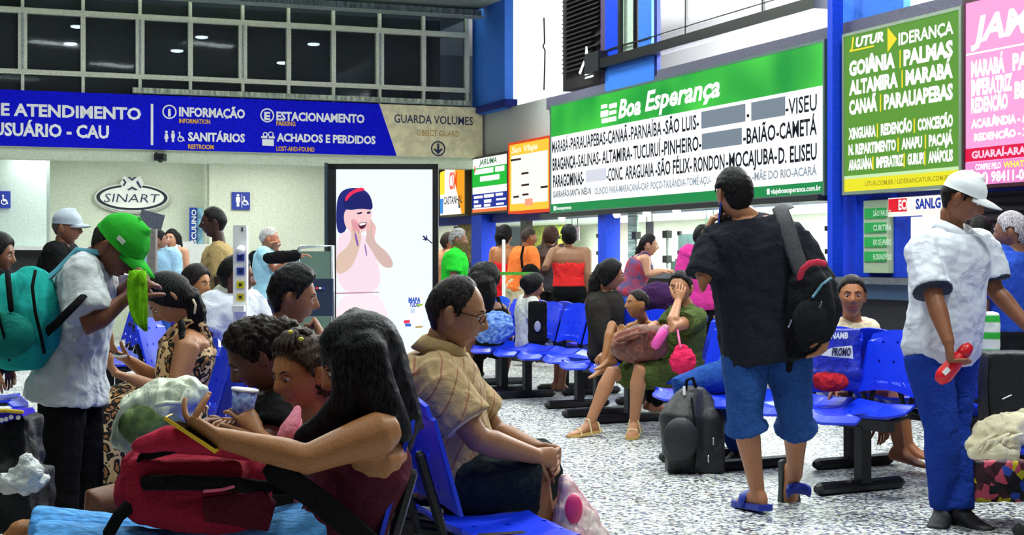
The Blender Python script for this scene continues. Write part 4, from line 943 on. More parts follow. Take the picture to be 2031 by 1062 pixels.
    def shirt(s, m, sleeve=.62, hem=-.14, inf=.016, belly=0, flare=.014, name='shirt', disp=.006, prof=None):
        g = G(); s.torso(g, inf, t0=hem, belly=belly, prof=prof)
        for k in 'lr':
            if sleeve: s.arm(g, k, inf * .8, sleeve, flare)
        o = s._put(name, g, m, disp=disp if s.q else 0)
        return o
    def tank(s, m, hem=-.14, inf=.012, top=.86, name='top', straps=True):
        pr = [(-.14, .135, .09), (-.02, .168, .115), (.12, .158, .108), (.35, .142, .102), (.55, .152, .110), (.72, .160, .116), (top, .140, .10)]
        g = G(); s.torso(g, inf, t0=hem, top=False, prof=pr)
        if straps:
            for sg in (-1, 1):
                c, sd, f, ax = s.frame(.8); c2, sd2, f2, ax2 = s.frame(1.0)
                w = .075 * s.sc
                g.tube([c + sd * sg * w + f * .105 * s.sc, c2 + sd * sg * w + f * .03 + ax * .045 * s.sc, c2 + sd * sg * w - f * .03 + ax * .035 * s.sc, c + sd * sg * w - f * .105 * s.sc], .022, 8)
        return s._put(name, g, m, disp=.004 if s.q else 0)
    def pants(s, m, frac=2, inf=.014, flare=0, bag=0, name='trousers', disp=.006, waist=.22):
        g = G(); pr = [(-.14, .14, .095), (-.02, .168, .115), (.12, .158, .108), (waist, .150, .105)]
        s.torso(g, inf, top=False, prof=pr)
        for k in 'lr': s.leg(g, k, inf, frac, flare, bag)
        return s._put(name, g, m, disp=disp if s.q else 0, freq=11)
    def skirt(s, m, L=.5, w0=.17, w1=.24, name='skirt', inf=.02):
        """lap cloth or skirt following the thighs"""
        g = G(); s.torso(g, inf, top=False, prof=[(-.14, .14, .10), (-.02, .168, .115), (.15, .155, .108)])
        j = s.J
        for k in 'lr': g.tube([j['hip' + k], j['hip' + k].lerp(j['kn' + k], L)], [.10 * s.sc + inf, .085 * s.sc + inf], 12)
        a = (j['hipl'] + j['hipr']) / 2; b = (j['knl'] + j['knr']) / 2; g.tube([a, a.lerp(b, L)], [.09, .075], 12)
        return s._put(name, g, m, disp=.006)
    def collar(s, m, w=.012, open_=.5, drop=.02):
        j = s.J; ax = (s.H - j['nk']).normalized(); c, sd, f, _ = s.frame(1.0); g = G(); n = 22; rings = []
        for i in range(n + 1):
            th = math.radians(-180 + 360 * i / n); fr = abs(th) / math.pi      # 0 at the back, 1 at the front
            r = .069 * s.sc; d_ = -f * math.cos(th) + sd * math.sin(th)
            base = c + ax * (.042 - drop * 3.2 * fr ** 2) * s.sc + d_ * r + f * .012 * fr
            rings.append([base + ax * .03 * s.sc, base + ax * .026 * s.sc + d_ * .01, base + d_ * (.03 + .012 * fr) * s.sc - ax * (.016 + .018 * fr) * s.sc, base + d_ * .02 * s.sc - ax * .014 * s.sc])
        g.loft(rings); obj('collar', g, m, s.root, True)
    def cuff(s, m, frac=.62, r=.075, ks='lr'):
        for k in ks:
            j = s.J; p = j['sh' + k].lerp(j['el' + k], frac); d = (j['el' + k] - j['sh' + k]).normalized()
            obj('sleeve_trim', G().tube([p - d * .004, p + d * .010], r * s.sc, 18, dome=False), m, s.root, True)
    def shoe(s, k, m, sole=None, inf=.008):
        g = G(); s.foot(g, k, inf); an = s.J['an' + k]; g.tube([an + V((0, 0, .03)), an - V((0, 0, .03))], [.045 * s.sc, .05 * s.sc], 12)
        o = s._put('shoe', g, m)
        if sole is not None: s.sole(k, sole, 'shoe_sole')
    def sole(s, k, m, name='sandal_sole', th=.014, w=1.0, z=-.088, straps=None):
        an = s.J['an' + k]; d = s.J['ft' + k]; side = d.cross(V((0, 0, 1))).normalized(); up = side.cross(d); sc = s.sc
        L = [(-.085, .02), (-.075, .034), (-.02, .036), (.05, .040), (.12, .050), (.17, .044), (.195, .02)]
        c = an + up * z * sc; pts = [c + d * t * sc + side * x * w * sc for t, x in L] + [c + d * t * sc - side * x * w * sc for t, x in L[::-1]]
        g = G(); g.prism(pts, up * th * sc); o = obj(name, g, m, s.root)
        if straps:
            for (t, h) in ((.10, -.03), (.02, .028), (-.055, -.005)):
                q = [an + d * t * sc + side * .05 * sc + up * -.078 * sc, an + d * t * sc + side * .030 * sc + up * (h - .008) * sc, an + d * t * sc + up * h * sc, an + d * t * sc - side * .030 * sc + up * (h - .008) * sc, an + d * t * sc - side * .05 * sc + up * -.078 * sc]
                obj('sandal_strap', G().tube(q, .006, 6), straps, s.root)
    # ---- hair and hats
    def hair(s, c='0a0809', style='short', th=.012, curly=0, lift=0, long=None, blob=None, disp=.006, sm=3):
        m = hairm(c); hs = s.hs
        if style: obj('hair', hair_cap(s.H, s.R, hs, s.q, style, th, curly, 60, lift), m, s.root, True)
        if blob or long:
            g = G()
            for b in (blob or []):
                g.ell(s.H + s.R @ (V(b[0]) * hs), tuple(x * hs for x in b[1]), s.R, 18, 12)
            for t in (long or []):
                g.tube([P(*q[:3]) for q in t], [q[3] for q in t], 12)
            s._put('hair_length' if style else 'hair', g, m, vf=.9, sm=sm, disp=.012 if curly else disp, freq=55 if curly else 30)
    def cap(s, c, tilt=0, brimL=.085, z0=.038, btn=None, low=0):
        hs = s.hs; rows = headgrid(max(1, s.q)); n = len(rows[0]); g = G(); idx = {}
        for i, r in enumerate(rows):
            for j, (a, ph, p) in enumerate(r):
                zz = z0 + tilt * p.y
                if p.z < zz - .012: continue
                q = p.copy()
                if q.y > .0 and q.z > 0: q.y = max(q.y, .05 * math.cos(a)) 
                t = .012 + .010 * min(1, max(0, (p.z - zz) / .03))
                idx[(i, j)] = len(g.v); g.v.append(tuple(s.H + s.R @ ((q + p.normalized() * t) * hs)))
        for i in range(len(rows) - 1):
            for j in range(n):
                k = (j + 1) % n; q4 = [(i, j), (i + 1, j), (i + 1, k), (i, k)]
                if all(x in idx for x in q4): g.f.append(tuple(idx[x] for x in q4)); g.m.append(0)
        g.f.append(tuple(idx[(0, j)] for j in range(n))); g.m.append(0)
        hat = obj('cap', g, c, s.root, True)
        g = G(); rings = []
        for i in range(13):
            u = i / 6 - 1; th = u * 1.05; r0 = V((.078 * math.sin(th), .093 * math.cos(th) + .004, z0 + tilt * .09 + .002 - .012 * u * u)); 
            L = brimL * (1 - u * u) ** .5 if abs(u) < 1 else 0
            r1 = V((.082 * math.sin(th) * (1 - .1 * (1 - u * u)), r0.y + L + .002, r0.z - .018 * u * u - .16 * L - .25 * tilt * 0))
            q = [r0, r0.lerp(r1, .5) + V((0, 0, .004)), r1, r1 + V((0, 0, .005)), r0.lerp(r1, .5) + V((0, 0, .009)), r0 + V((0, 0, .007))]
            rings.append([s.H + s.R @ (x * hs) for x in q])
        g.loft(rings); obj('cap_brim', g, c, hat, True)
        obj('cap_button', G().ell(s.H + s.R @ (V((0, -.01, .142)) * hs), (.008, .008, .005), s.R, 10, 6), c, hat, True)
    def glasses(s, m):
        hs = s.hs
        for sd_ in (-1, 1):
            pts = [s.H + s.R @ (V((sd_ * (.033 + .023 * math.cos(t)), .100 - .012 * abs(math.cos(t)) * (1 if math.cos(t) > 0 else 0), .003 + .016 * math.sin(t))) * hs) for t in [2 * math.pi * i / 14 for i in range(15)]]
            obj('glasses_rim', G().tube(pts, .0018, 6, dome=False), m, s.root)
            obj('glasses_temple', G().tube([s.H + s.R @ (V((sd_ * .056, .088, .010)) * hs), s.H + s.R @ (V((sd_ * .078, .03, .012)) * hs), s.H + s.R @ (V((sd_ * .082, -.02, .004)) * hs)], .0022, 6), m, s.root)
def box_blob(c, d, R=None, name='', vox=.012, sm=8, disp=.006, freq=14):
    g = G(); g.box(c, d, R); return remesh(g, vox, sm, disp, freq)
def soft(name, build, m, parent, vox=.01, sm=5, disp=.004, freq=16):
    """rounded soft body from joined volumes"""
    g = G(); build(g); me = remesh(g, vox, sm, disp, freq, name)
    shift(me, wloc(parent) if parent else V((0, 0, 0))); return obj(name, me, m, parent)
def solo(name, me_g, m, at, label, cat, vox=.01, sm=4, disp=.004, freq=16, group=None):
    me = remesh(me_g, vox, sm, disp, freq, name); shift(me, at)
    o = D.objects.new(name, me); COL.objects.link(o); me.materials.append(m); o.location = at; return tag(o, label, cat, group)
SK1, SK2, SK3, SK4 = 'a06a3e', '7a4e34', 'b98060', '54321f'
jeans = cl('2a56b8', .35, .7, 12); ltjeans = mat('light_denim', '4a9ae0', .8, .25, 90, .9, 26, .02, stretch=(.35, 1, 1)); blk = cl('060608', .5, .6); 
# --- woman with long hair and maroon backpack (picture left foreground)
w1 = Person('woman with long black hair holding a phone, maroon backpack on her lap', dict(pel=(668, 1085, 4.12), nk=(742, 838, 4.06), head=(712, 722, 4.03),
    shl=(757, 858, 3.90), shr=(705, 850, 4.22), ell=(607, 912, 3.82), wrl=(432, 868, 3.80), hdl=(372, 832, 3.80), elr=(640, 930, 4.3), wrr=(530, 905, 4.2), hdr=(480, 890, 4.15),
    hipl=(655, 1088, 4.02), hipr=(670, 1070, 4.2), knl=(345, 1105, 4.0), anl=(45, 1088, 3.95), knr=(340, 1085, 4.2), anr=(38, 1055, 4.15), pnl=(0, .5, 1)),
    185, (188, -22), SK1, .95, 2, dict(c='07060a', style='full', th=.02, disp=.002, sm=9, blob=[((0, -.02, .035), (.10, .115, .105))], long=[
        [(705, 665, 4.06, .085), (735, 700, 4.06, .095), (760, 780, 4.06, .090), (790, 840, 4.07, .07), (800, 880, 4.08, .035)],
        [(690, 690, 3.97, .05), (695, 750, 3.95, .052), (690, 800, 3.96, .05), (650, 845, 4.0, .045), (600, 870, 4.02, .03)],
        [(728, 690, 3.95, .055), (738, 760, 3.94, .06), (765, 820, 3.95, .055), (800, 860, 3.98, .03)], [(760, 800, 4.0, .04), (825, 830, 4.05, .02), (838, 850, 4.08, .008)]]),
    [('tank', cl('4a1626', .4, .5)), ('pants', ltjeans, 1.92, .016, .006)], fat=1.12, curl=dict(l=[30, 78, 82, 86], r=50))
# --- girl with braids and cup
g1 = Person('girl with braided curly hair and pink top holding a paper cup', dict(pel=(650, 1050, 4.65), nk=(632, 850, 4.62), head=(600, 740, 4.58), shl=(655, 868, 4.45), shr=(610, 865, 4.8),
    ell=(590, 925, 4.35), wrl=(512, 862, 4.38), hdl=(480, 812, 4.40), elr=(545, 900, 4.6), wrr=(480, 860, 4.5), hdr=(455, 835, 4.45), knl=(470, 1040, 4.5), knr=(480, 1020, 4.7), anl=(455, 1200, 4.5), anr=(460, 1190, 4.7), pnl=(-.6, .6, .3)),
    199, (222, -14), SK1, .86, 2, dict(c='33241a', style='short', th=.016, curly=.006, blob=[((0, -.04, .03), (.086, .09, .085)), ((-.05, -.05, -.03), (.045, .06, .06)), ((.05, -.05, -.03), (.045, .06, .06))]),
    [('shirt', cl('e88a9c', .3, .7), .45), ('pants', blk, 1.0)], curl=dict(l=30, r=45), fat=.9)
for i in range(9):      # cornrow braids
    a = math.radians(-66 + 16.5 * i); pts = []
    for k in range(9):
        ph = .80 - k * .16; p = headpt(a, max(.06, abs(ph))); p = V((p.x, p.y if ph > 0 else -p.y, p.z)) if ph > 0 else headpt(math.pi - a if a > 0 else -math.pi - a, abs(ph))
        pts.append(g1.H + g1.R @ ((p + p.normalized() * (.019 + .003 * (k % 2))) * g1.hs))
    obj('braid', G().tube(pts, [.0075 + .002 * (k % 2) for k in range(9)], 7), hairm('2a1d14'), g1.root, True)
for px, py in ((576, 659), (597, 673)): obj('hair_clip', G().ell(P(px, py, 4.44), (.008, .006, .006)), mat('clip_yellow%d' % px, 'd8d832', .4), g1.root, True)
obj('shirt_ruffle', G().tube([P(590, 812, 4.46), P(585, 830, 4.44), P(572, 855, 4.42), P(560, 875, 4.42)], [.012, .02, .028, .02], 8), cl('f090a4', .3, .9), g1.root, True)
# --- girl in black with dark curls
g2 = Person('girl in black top with dark curly hair looking down', dict(pel=(505, 955, 5.05), nk=(556, 795, 5.08), head=(510, 708, 5.0), shl=(560, 815, 4.92), shr=(535, 800, 5.22), ell=(525, 905, 4.8), wrl=(455, 858, 4.75), hdl=(432, 838, 4.72), elr=(500, 890, 5.1), wrr=(450, 870, 4.95),
    hipl=(480, 960, 4.95), hipr=(490, 950, 5.15), knl=(190, 998, 4.6), anl=(215, 1240, 4.7), knr=(240, 985, 5.05), anr=(250, 1200, 5.1)),
    199, (192, -34), '6e442c', .94, 2, dict(c='1c120e', style='short', th=.02, curly=.007, blob=[((0, -.035, .035), (.096, .10, .09)), ((0, -.075, .01), (.08, .065, .075)), ((.0, -.125, .02), (.055, .05, .05))]),
    [('shirt', blk, .5), ('pants', cl('121218', .5, .5), .62)], curl=40, fat=1.02)
# --- man in glasses
stripe = mat('striped_polo', 'c2a67c', .85, .16, 160, .8, 9, .03)
def stripes(m, scale, c1, c2, rot=(0, 0, 0), w=.2):
    t = m.node_tree; b = t.nodes['Principled BSDF']; tc = t.nodes.new('ShaderNodeTexCoord'); mp = t.nodes.new('ShaderNodeMapping'); mp.inputs['Rotation'].default_value = rot
    wv = t.nodes.new('ShaderNodeTexWave'); wv.bands_direction = 'X'; wv.inputs['Scale'].default_value = scale; wv.inputs['Distortion'].default_value = .3
    r = t.nodes.new('ShaderNodeValToRGB'); e = r.color_ramp.elements; e[0].position = w * .5; e[1].position = w; e[0].color = lin(c1); e[1].color = lin(c2)
    t.links.new(tc.outputs['Object'], mp.inputs[0]); t.links.new(mp.outputs[0], wv.inputs[0]); t.links.new(wv.outputs['Fac'], r.inputs[0]); t.links.new(r.outputs[0], b.inputs['Base Color'])
stripes(stripe, 6.5, '8e5b40', 'a88c62', (0, -.5, -.35), .035)
m1 = Person('seated man in glasses and striped beige polo, hands clasped', dict(pel=(868, 950, 5.12), nk=(868, 702, 5.10), head=(905, 622, 5.08), shr=(868, 758, 4.91), shl=(885, 740, 5.28), elr=(948, 872, 4.86), wrr=(1062, 905, 5.02), hdr=(1108, 912, 5.08), ell=(985, 860, 5.35), wll=0, wrl=(1068, 892, 5.16), hdl=(1105, 905, 5.12),
    hipr=(890, 955, 5.03), hipl=(905, 945, 5.22), knr=(1062, 962, 5.10), anr=(1070, 1215, 5.15), knl=(1085, 935, 5.42), anl=(1090, 1160, 5.45), pnr=(-.2, .9, -.3), pnl=(.1, -.9, -.3)),
    19, (-6, -14), '9a6a4a', 1.02, 2, dict(c='1d1614', style='balding', th=.009, curly=.002),
    [('shirt', stripe, .72, -.14, .022, .05, .02), ('collar', cl('b89a6c', .25, .3)), ('pants', cl('1c2426', .5, .9, 14), .98, .022, .02), ('glasses', mat('glasses_dark', '2a0e0c', .3))], curl=dict(l=50, r=55), fat=1.12)
obj('sleeve_trim', G().tube([m1.J['shr'].lerp(m1.J['elr'], .71), m1.J['shr'].lerp(m1.J['elr'], .74)], .078, 20, dome=False), cl('d8c49a', .2, .1), m1.root, True)
# --- leopard print woman
leo = mat('leopard_print', 'c69a62', .85)
def leopard(m):
    t = m.node_tree; b = t.nodes['Principled BSDF']; N = t.nodes; L = t.links; tc = N.new('ShaderNodeTexCoord'); ns = N.new('ShaderNodeTexNoise'); ns.inputs['Scale'].default_value = 14
    mx = N.new('ShaderNodeMix'); mx.data_type = 'RGBA'; mx.inputs[0].default_value = .12; L.new(tc.outputs['Object'], ns.inputs['Vector']); L.new(tc.outputs['Object'], mx.inputs[6]); L.new(ns.outputs['Color'], mx.inputs[7])
    v = N.new('ShaderNodeTexVoronoi'); v.inputs['Scale'].default_value = 26; L.new(mx.outputs[2], v.inputs['Vector'])
    r = N.new('ShaderNodeValToRGB'); e = r.color_ramp.elements; e[0].position = 0; e[0].color = lin('b98048'); e[1].position = 1; e[1].color = lin('d9b480')
    for p, c in ((.26, 'a8703c'), (.30, '140c08'), (.52, '140c08'), (.56, 'e0bf8c')): q = e.new(p); q.color = lin(c)
    L.new(v.outputs['Distance'], r.inputs[0]); L.new(r.outputs[0], b.inputs['Base Color'])
leopard(leo)
w2 = Person('woman in leopard print dress with wet-look ponytail using a phone', dict(pel=(345, 835, 6.6), nk=(378, 655, 6.62), head=(338, 592, 6.55), shl=(372, 688, 6.44), shr=(350, 680, 6.78), ell=(345, 785, 6.35), wrl=(262, 752, 6.3), hdl=(215, 738, 6.28), elr=(320, 760, 6.7), wrr=(255, 715, 6.6), hdr=(215, 695, 6.55),
    knl=(215, 815, 6.3), anl=(200, 1005, 6.35), knr=(225, 800, 6.5), anr=(190, 985, 6.5), pnl=(0, .2, 1), pnr=(0, .2, 1)),
    199, (193, -46), 'a4704e', .97, 2, dict(c='0b090b', style='full', th=.012, long=[[(372, 590, 6.56, .06), (388, 625, 6.58, .05), (392, 665, 6.58, .035), (398, 690, 6.58, .018)], [(360, 640, 6.45, .018), (362, 680, 6.42, .012), (358, 700, 6.42, .006)]]),
    [('tank', leo), ('pants', leo, 1.75, .03, .02, 0, 'dress_skirt'), ('skirt', leo, .9)], curl=35)
obj('hair_band', G().tube([P(383, 595, 6.5), P(388, 605, 6.48), P(386, 622, 6.48)], .005, 8), mat('clip_pale', 'c8b898', .5), w2.root, True)
# --- man in green cap, standing
whs = cl('c9ced2', .12, 1.0, 7)
m2 = Person('bowed standing man in bright green cap and pale grey shirt', dict(pel=(140, 738, 5.6), nk=(178, 520, 5.6), head=(230, 492, 5.56), shr=(162, 548, 5.42), shl=(195, 535, 5.78), elr=(180, 650, 5.35), wrr=(258, 585, 5.40), hdr=(285, 560, 5.42), ell=(235, 590, 5.72), wrl=(262, 560, 5.55), hdl=(285, 545, 5.5),
    hipr=(125, 745, 5.52), hipl=(155, 745, 5.68), pnr=(.1, .8, -.2), pnl=(.1, -.8, -.2), knr=(118, 950, 5.5), knl=(165, 950, 5.7)),
    5, (-8, -44), '7c4a34', .97, 2, dict(c='2a2422', style='buzz', th=.006),
    [('shirt', whs, .78, -.26, .022, 0, .03, 'shirt', .012, [(-.26, .215, .135), (-.02, .195, .12), (.12, .165, .11), (.35, .16, .108), (.55, .16, .108), (.75, .165, .108), (.9, .160, .095), (1.0, .10, .07)]), ('collar', cl('d8dee4', .1, .3)), ('pants', cl('08080b', .5, .7), 2, .008, .0, .035)], curl=60, feet='shoe', fat=.88)
m2.cap(cl('2fae32', .18, .3), 0, .085, .030)
obj('cap_patch', G().box(m2.H + m2.R @ V((.086, .02, .058)), (.004, .034, .016), m2.R), mat('patch_white', 'd4dccc', .6), m2.root)
# --- standing man in black T-shirt
m3 = Person('man in charcoal T-shirt and denim shorts seen from behind, phone raised to ear', dict(pel=(1518, 668, 7.6), nk=(1485, 432, 7.58), head=(1455, 385, 7.56), shl=(1415, 478, 7.58), shr=(1577, 470, 7.62), ell=(1393, 566, 7.50), wrl=(1402, 462, 7.62), hdl=(1424, 408, 7.60), elr=(1628, 590, 7.55), wrr=(1640, 660, 7.42), hdr=(1632, 700, 7.4),
    hipl=(1480, 680, 7.6), hipr=(1558, 680, 7.6), knl=(1478, 835, 7.5), anl=(1502, 975, 7.62), knr=(1578, 835, 7.62), anr=(1577, 945, 7.88), ftl=(-.35, .9, -.05), ftr=(.05, -.12, -1), pnl=(1, 0, 0)),
    98, (112, 2), 'a8704c', 1.04, 2, dict(c='0c0a0b', style='short', th=.016, curly=.004),
    [('shirt', cl('1b1d26', .55, .7, 7), .80, -.20, .022, .03, .03, 'shirt', .008, [(-.2, .185, .145), (-.02, .185, .145), (.12, .182, .14), (.35, .178, .135), (.55, .185, .135), (.75, .200, .13), (.9, .19, .105), (1.0, .10, .07)]), ('pants', cl('234a88', .45, .9, 16), 1.12, .026, .030, 0, 'denim_shorts')], curl=dict(l=45, r=30), fat=1.12)
m3.sole('l', mat('sandal_blue', '16309c', .5), th=.03, w=1.15); m3.sole('r', mat('sandal_sole', '23302e', .6, .3, 80), th=.035, w=1.15)
for k in 'lr':
    an, d = m3.J['an' + k], m3.J['ft' + k]; sd = d.cross(V((0, 0, 1)) if k == 'l' else V((0, 1, 0))).normalized(); up = sd.cross(d)
    g = G(); g.tube([an + d * .08 + sd * .055 - up * .075, an + d * .07 + sd * .045 - up * .03, an + d * .06 - up * .008, an + d * .07 - sd * .045 - up * .03, an + d * .08 - sd * .055 - up * .075], [.012] * 5, 8, flat=2.6, up=d); obj('sandal_strap', g, D.materials['sandal_blue'], m3.root, True)
# --- man in white polo
wp = cl('d9dde6', .10, 1.1, 6)
m4 = Person('man in white cap and white polo holding a red bottle', dict(pel=(1865, 690, 7.3), nk=(1888, 464, 7.3), head=(1908, 395, 7.25), shr=(1830, 494, 7.2), shl=(1947, 490, 7.42), elr=(1855, 600, 7.05), wrr=(1882, 682, 6.95), hdr=(1886, 735, 6.95), ell=(1972, 575, 7.38), wrl=(2045, 655, 7.25),
    hipr=(1838, 700, 7.24), hipl=(1895, 700, 7.4), knr=(1868, 850, 7.2), anr=(1872, 1005, 7.3), knl=(1892, 850, 7.35), anl=(1905, 1012, 7.25), ftr=(-.35, -.7, -.05), ftl=(.5, -.75, -.05), pnr=(.9, 0, -.1)),
    318, (-22, -24), '8a5638', 1.03, 2, dict(c='0e0b0a', style='short', th=.009),
    [('shirt', wp, .78, -.15, .030, .03, .018, 'polo_shirt', .008), ('collar', cl('e2e6f0', .08, .3)), ('cuff', mat('navy_trim', '101c34', .7), .775, .090), ('pants', cl('1c3c9a', .4, 1.0, 18), 2, .012, 0, .02, 'jeans', .005, .05)], curl=dict(r=62, l=25), feet='shoe', fat=1.1)
m4.cap(cl('eef2f4', .06, .2), .0, .09, .034)
obj('placket', G().tube([m4.frame(.98)[0] + m4.frame(.98)[2] * .10, m4.frame(.72)[0] + m4.frame(.72)[2] * .148], .006, 6), mat('placket_dark', '3a3e48', .8), m4.root)
obj('sock', G().tube([m4.J['anr'] + V((0, 0, .06)), m4.J['anr'] - V((0, 0, .01))], .05, 12), cl('c8ccb8', .1, .2), m4.root)
# --- woman in olive with the boy
ol = cl('4c5a2c', .6, 1.0, 22)
w3 = Person('woman in olive dress with hand over her mouth, sandals on', dict(pel=(1352, 738, 11.0), nk=(1362, 608, 11.0), head=(1350, 572, 10.95), shr=(1336, 628, 11.1), shl=(1385, 632, 10.9), ell=(1330, 650, 10.55), wrl=(1345, 598, 10.78), hdl=(1350, 575, 10.8), elr=(1310, 672, 10.95), wrr=(1300, 642, 10.85), hdr=(1284, 652, 10.8),
    knl=(1268, 735, 10.72), anl=(1258, 838, 10.8), knr=(1212, 742, 10.9), anr=(1170, 838, 10.85), ftl=(-.2, -.9, -.1), ftr=(-.85, -.4, -.1), pnl=(0, 1, 0), hipl=(1345, 745, 10.9), hipr=(1330, 745, 11.1)),
    205, (242, -2), 'b07a58', .98, 2, dict(c='141010', style='short', th=.012, blob=[((0, -.11, .03), (.04, .04, .04))]),
    [('shirt', ol, .55, -.14, .02, .04, .02), ('skirt', ol, .75)], curl=dict(l=20, r=30), fat=1.1)
for k in 'lr': w3.sole(k, mat('sandal_tan' + k, 'd0a860', .5), th=.022, straps=mat('strap_cream' + k, 'e0d0a0', .5))
b1 = Person('shirtless boy with knee raised leaning against the woman in olive', dict(pel=(1262, 728, 11.6), nk=(1277, 638, 11.55), head=(1264, 604, 11.4), shr=(1248, 652, 11.6), shl=(1300, 650, 11.4), ell=(1300, 690, 11.2), wrl=(1262, 700, 11.1), elr=(1232, 700, 11.5), wrr=(1200, 700, 11.35), hdr=(1188, 712, 11.3),
    knl=(1232, 652, 11.0), anl=(1210, 712, 11.1), knr=(1213, 645, 11.3), anr=(1196, 726, 11.2), ftl=(-.9, -.2, -.2), ftr=(-.9, -.3, -.3)),
    205, (200, 3), 'a06c44', .76, 2, dict(c='1c1612', style='buzz', th=.006), [('pants', blk, .7)], fat=.85)
# --- woman in cream
w4 = Person('woman in cream sleeveless top with hair tied back looking at the camera', dict(pel=(1692, 760, 9.2), nk=(1690, 637, 9.15), head=(1689, 588, 9.05), shr=(1655, 655, 9.1), shl=(1727, 655, 9.3), elr=(1650, 720, 9.0), wrr=(1665, 765, 8.8), knr=(1760, 770, 9.1), knl=(1780, 765, 9.4), anr=(1785, 890, 9.1), anl=(1800, 880, 9.4)),
    320, (262, 0), 'b07048', 1.05, 2, dict(c='1e1a1a', style='short', th=.010, blob=[((0, -.10, -.02), (.04, .04, .04))]),
    [('shirt', cl('ecd9b8', .15, .8), .12, -.14, .014), ('pants', cl('8a4030', .3, .5), 1.0)])
# --- man, hand at mouth
m5 = Person('seated man with black hair resting his mouth on his fist', dict(pel=(645, 905, 6.6), nk=(552, 672, 6.6), head=(583, 590, 6.58), shr=(545, 715, 6.42), shl=(575, 700, 6.78), elr=(625, 800, 6.3), wrr=(638, 668, 6.42), hdr=(625, 640, 6.46), knr=(780, 880, 6.7), anr=(790, 1050, 6.7), knl=(790, 870, 6.9), anl=(800, 1030, 6.9), pnr=(-1, .2, .2)),
    19, (4, -10), '8e5c40', 1.0, 2, dict(c='0b0a0c', style='short', th=.022, curly=.005, lift=.012), [('shirt', cl('14161c', .5, .6), .7), ('pants', blk, 2)], curl=dict(r=85, l=30), fat=1.05)
# --- seated man in white shirt
m6 = Person('seated man in white collared shirt seen from behind the dispenser post', dict(sit=1, pel=(455, 745, 8.5), nk=(450, 582, 8.5), head=(468, 550, 8.45), shr=(418, 608, 8.35), shl=(498, 602, 8.7), elr=(400, 690, 8.3), ell=(525, 670, 8.7), wrr=(440, 740, 8.4), wrl=(520, 740, 8.9)),
    40, (15, -8), '5e3826', 1.0, 1, dict(c='0a0808', style='short', th=.010), [('shirt', cl('c6cad4', .1, 1.0, 7), .6, -.14, .03), ('collar', cl('dcdcc8', .1, .3)), ('pants', jeans, 2)], fat=1.12)
def stand(label, head, Y, a, look, sk, hair, wear, nk=None, pel=None, q=1, sc=None, **kw):
    """upright figure: head pixel, depth; joints default; feet to the floor"""
    hx, hy = head; H = P(hx, hy, Y); s_ = sc or (H.z - .0) / 1.60
    J = dict(head=H); J['nk'] = P(nk[0], nk[1], Y) if nk else H - V((0, 0, .19 * s_))
    J['pel'] = P(pel[0], pel[1], Y) if pel else V((H.x, Y, .93 * s_))
    J.update(kw.pop('J', {})); return Person(label, J, a, look, sk, s_, q, hair, wear, **kw)
def hr(c='0b090a', style='short', th=.012, **k): return dict(c=c, style=style, th=th, **k)
p = stand('man in black with a pale grey cap in profile', (133, 452), 10.4, 0, (-4, -4), '8a5a44', hr('55504c', 'buzz', .006), [('shirt', blk, 1.6, -.2, .03), ('pants', blk, 2)], nk=(122, 492), pel=(112, 660), fat=1.15, feet='shoe'); p.cap(cl('aebac6', .1, .2), 0, .075, .03)
stand('man in beige T-shirt with dark skin standing in profile', (423, 442), 12, 188, (192, -4), '3a2018', hr(), [('shirt', cl('a08a5c', .25, .8), .75, -.2, .03), ('pants', cl('3c3a34', .3), 2)], nk=(436, 490), pel=(430, 650), fat=1.1, feet='shoe')
stand('grey-haired man in pale blue T-shirt with hand at his chin', (534, 474), 15, 0, (8, -4), 'a86c50', hr('b8b4b0', 'buzz', .006), [('shirt', cl('a8dcec', .1, .8), .6, -.2, .03), ('pants', cl('1c2c50', .3), 2)], nk=(528, 497), pel=(528, 590), feet='shoe', J=dict(elr=(545, 535, 14.85), wrr=(590, 512, 14.8), ell=(555, 520, 15.1), wrl=(547, 492, 14.95)))
stand('woman with long dark hair behind the service desk', (341, 474), 19.5, 255, (255, 0), 'c08c70', hr('0c0a0a', 'full', .016, long=[[(333, 470, 19.6, .07), (331, 490, 19.6, .07), (330, 503, 19.6, .04)], [(350, 470, 19.6, .07), (352, 490, 19.6, .07), (353, 508, 19.6, .04)]]), [('tank', cl('cfd4d8', .1), -.14)], nk=(343, 493), pel=(343, 575))
stand('person in pale blue checked shirt at the service desk', (314, 478), 16.5, 70, (20, 0), '8a5c48', hr(), [('shirt', cl('9cc4ea', .35, .8, 12), 1.4, -.2, .04), ('pants', jeans, 2)], nk=(318, 500), pel=(322, 590), fat=1.15)
stand('grey-haired man in bright green T-shirt beside the blue pillar', (909, 476), 16.2, 0, (-2, -6), '8c5e44', hr('8e8c88', 'short', .014), [('shirt', cl('28c832', .2, .8), .7, -.2, .03), ('pants', cl('303038', .3), 2)], nk=(903, 500), pel=(900, 600), fat=1.12, feet='shoe')
stand('person in salmon shirt half hidden behind the green T-shirt', (891, 482), 17.2, 20, (20, 0), 'b07c60', hr('3a2c28'), [('shirt', cl('e8a880', .2, .8), .8, -.2, .03), ('pants', cl('c0b48c', .3), 2)], nk=(886, 502), pel=(884, 600))
stand('woman with black bob and backless red dress in the queue', (1001, 468), 19, 70, (40, 0), 'b07048', hr('0c0808', 'full', .025, blob=[((0, -.04, -.02), (.10, .10, .10))]), [('tank', cl('e0202c', .2), -.14, .02, .5, 'dress_top', False), ('skirt', cl('e0202c', .2), .9)], nk=(1004, 492), pel=(1003, 560))
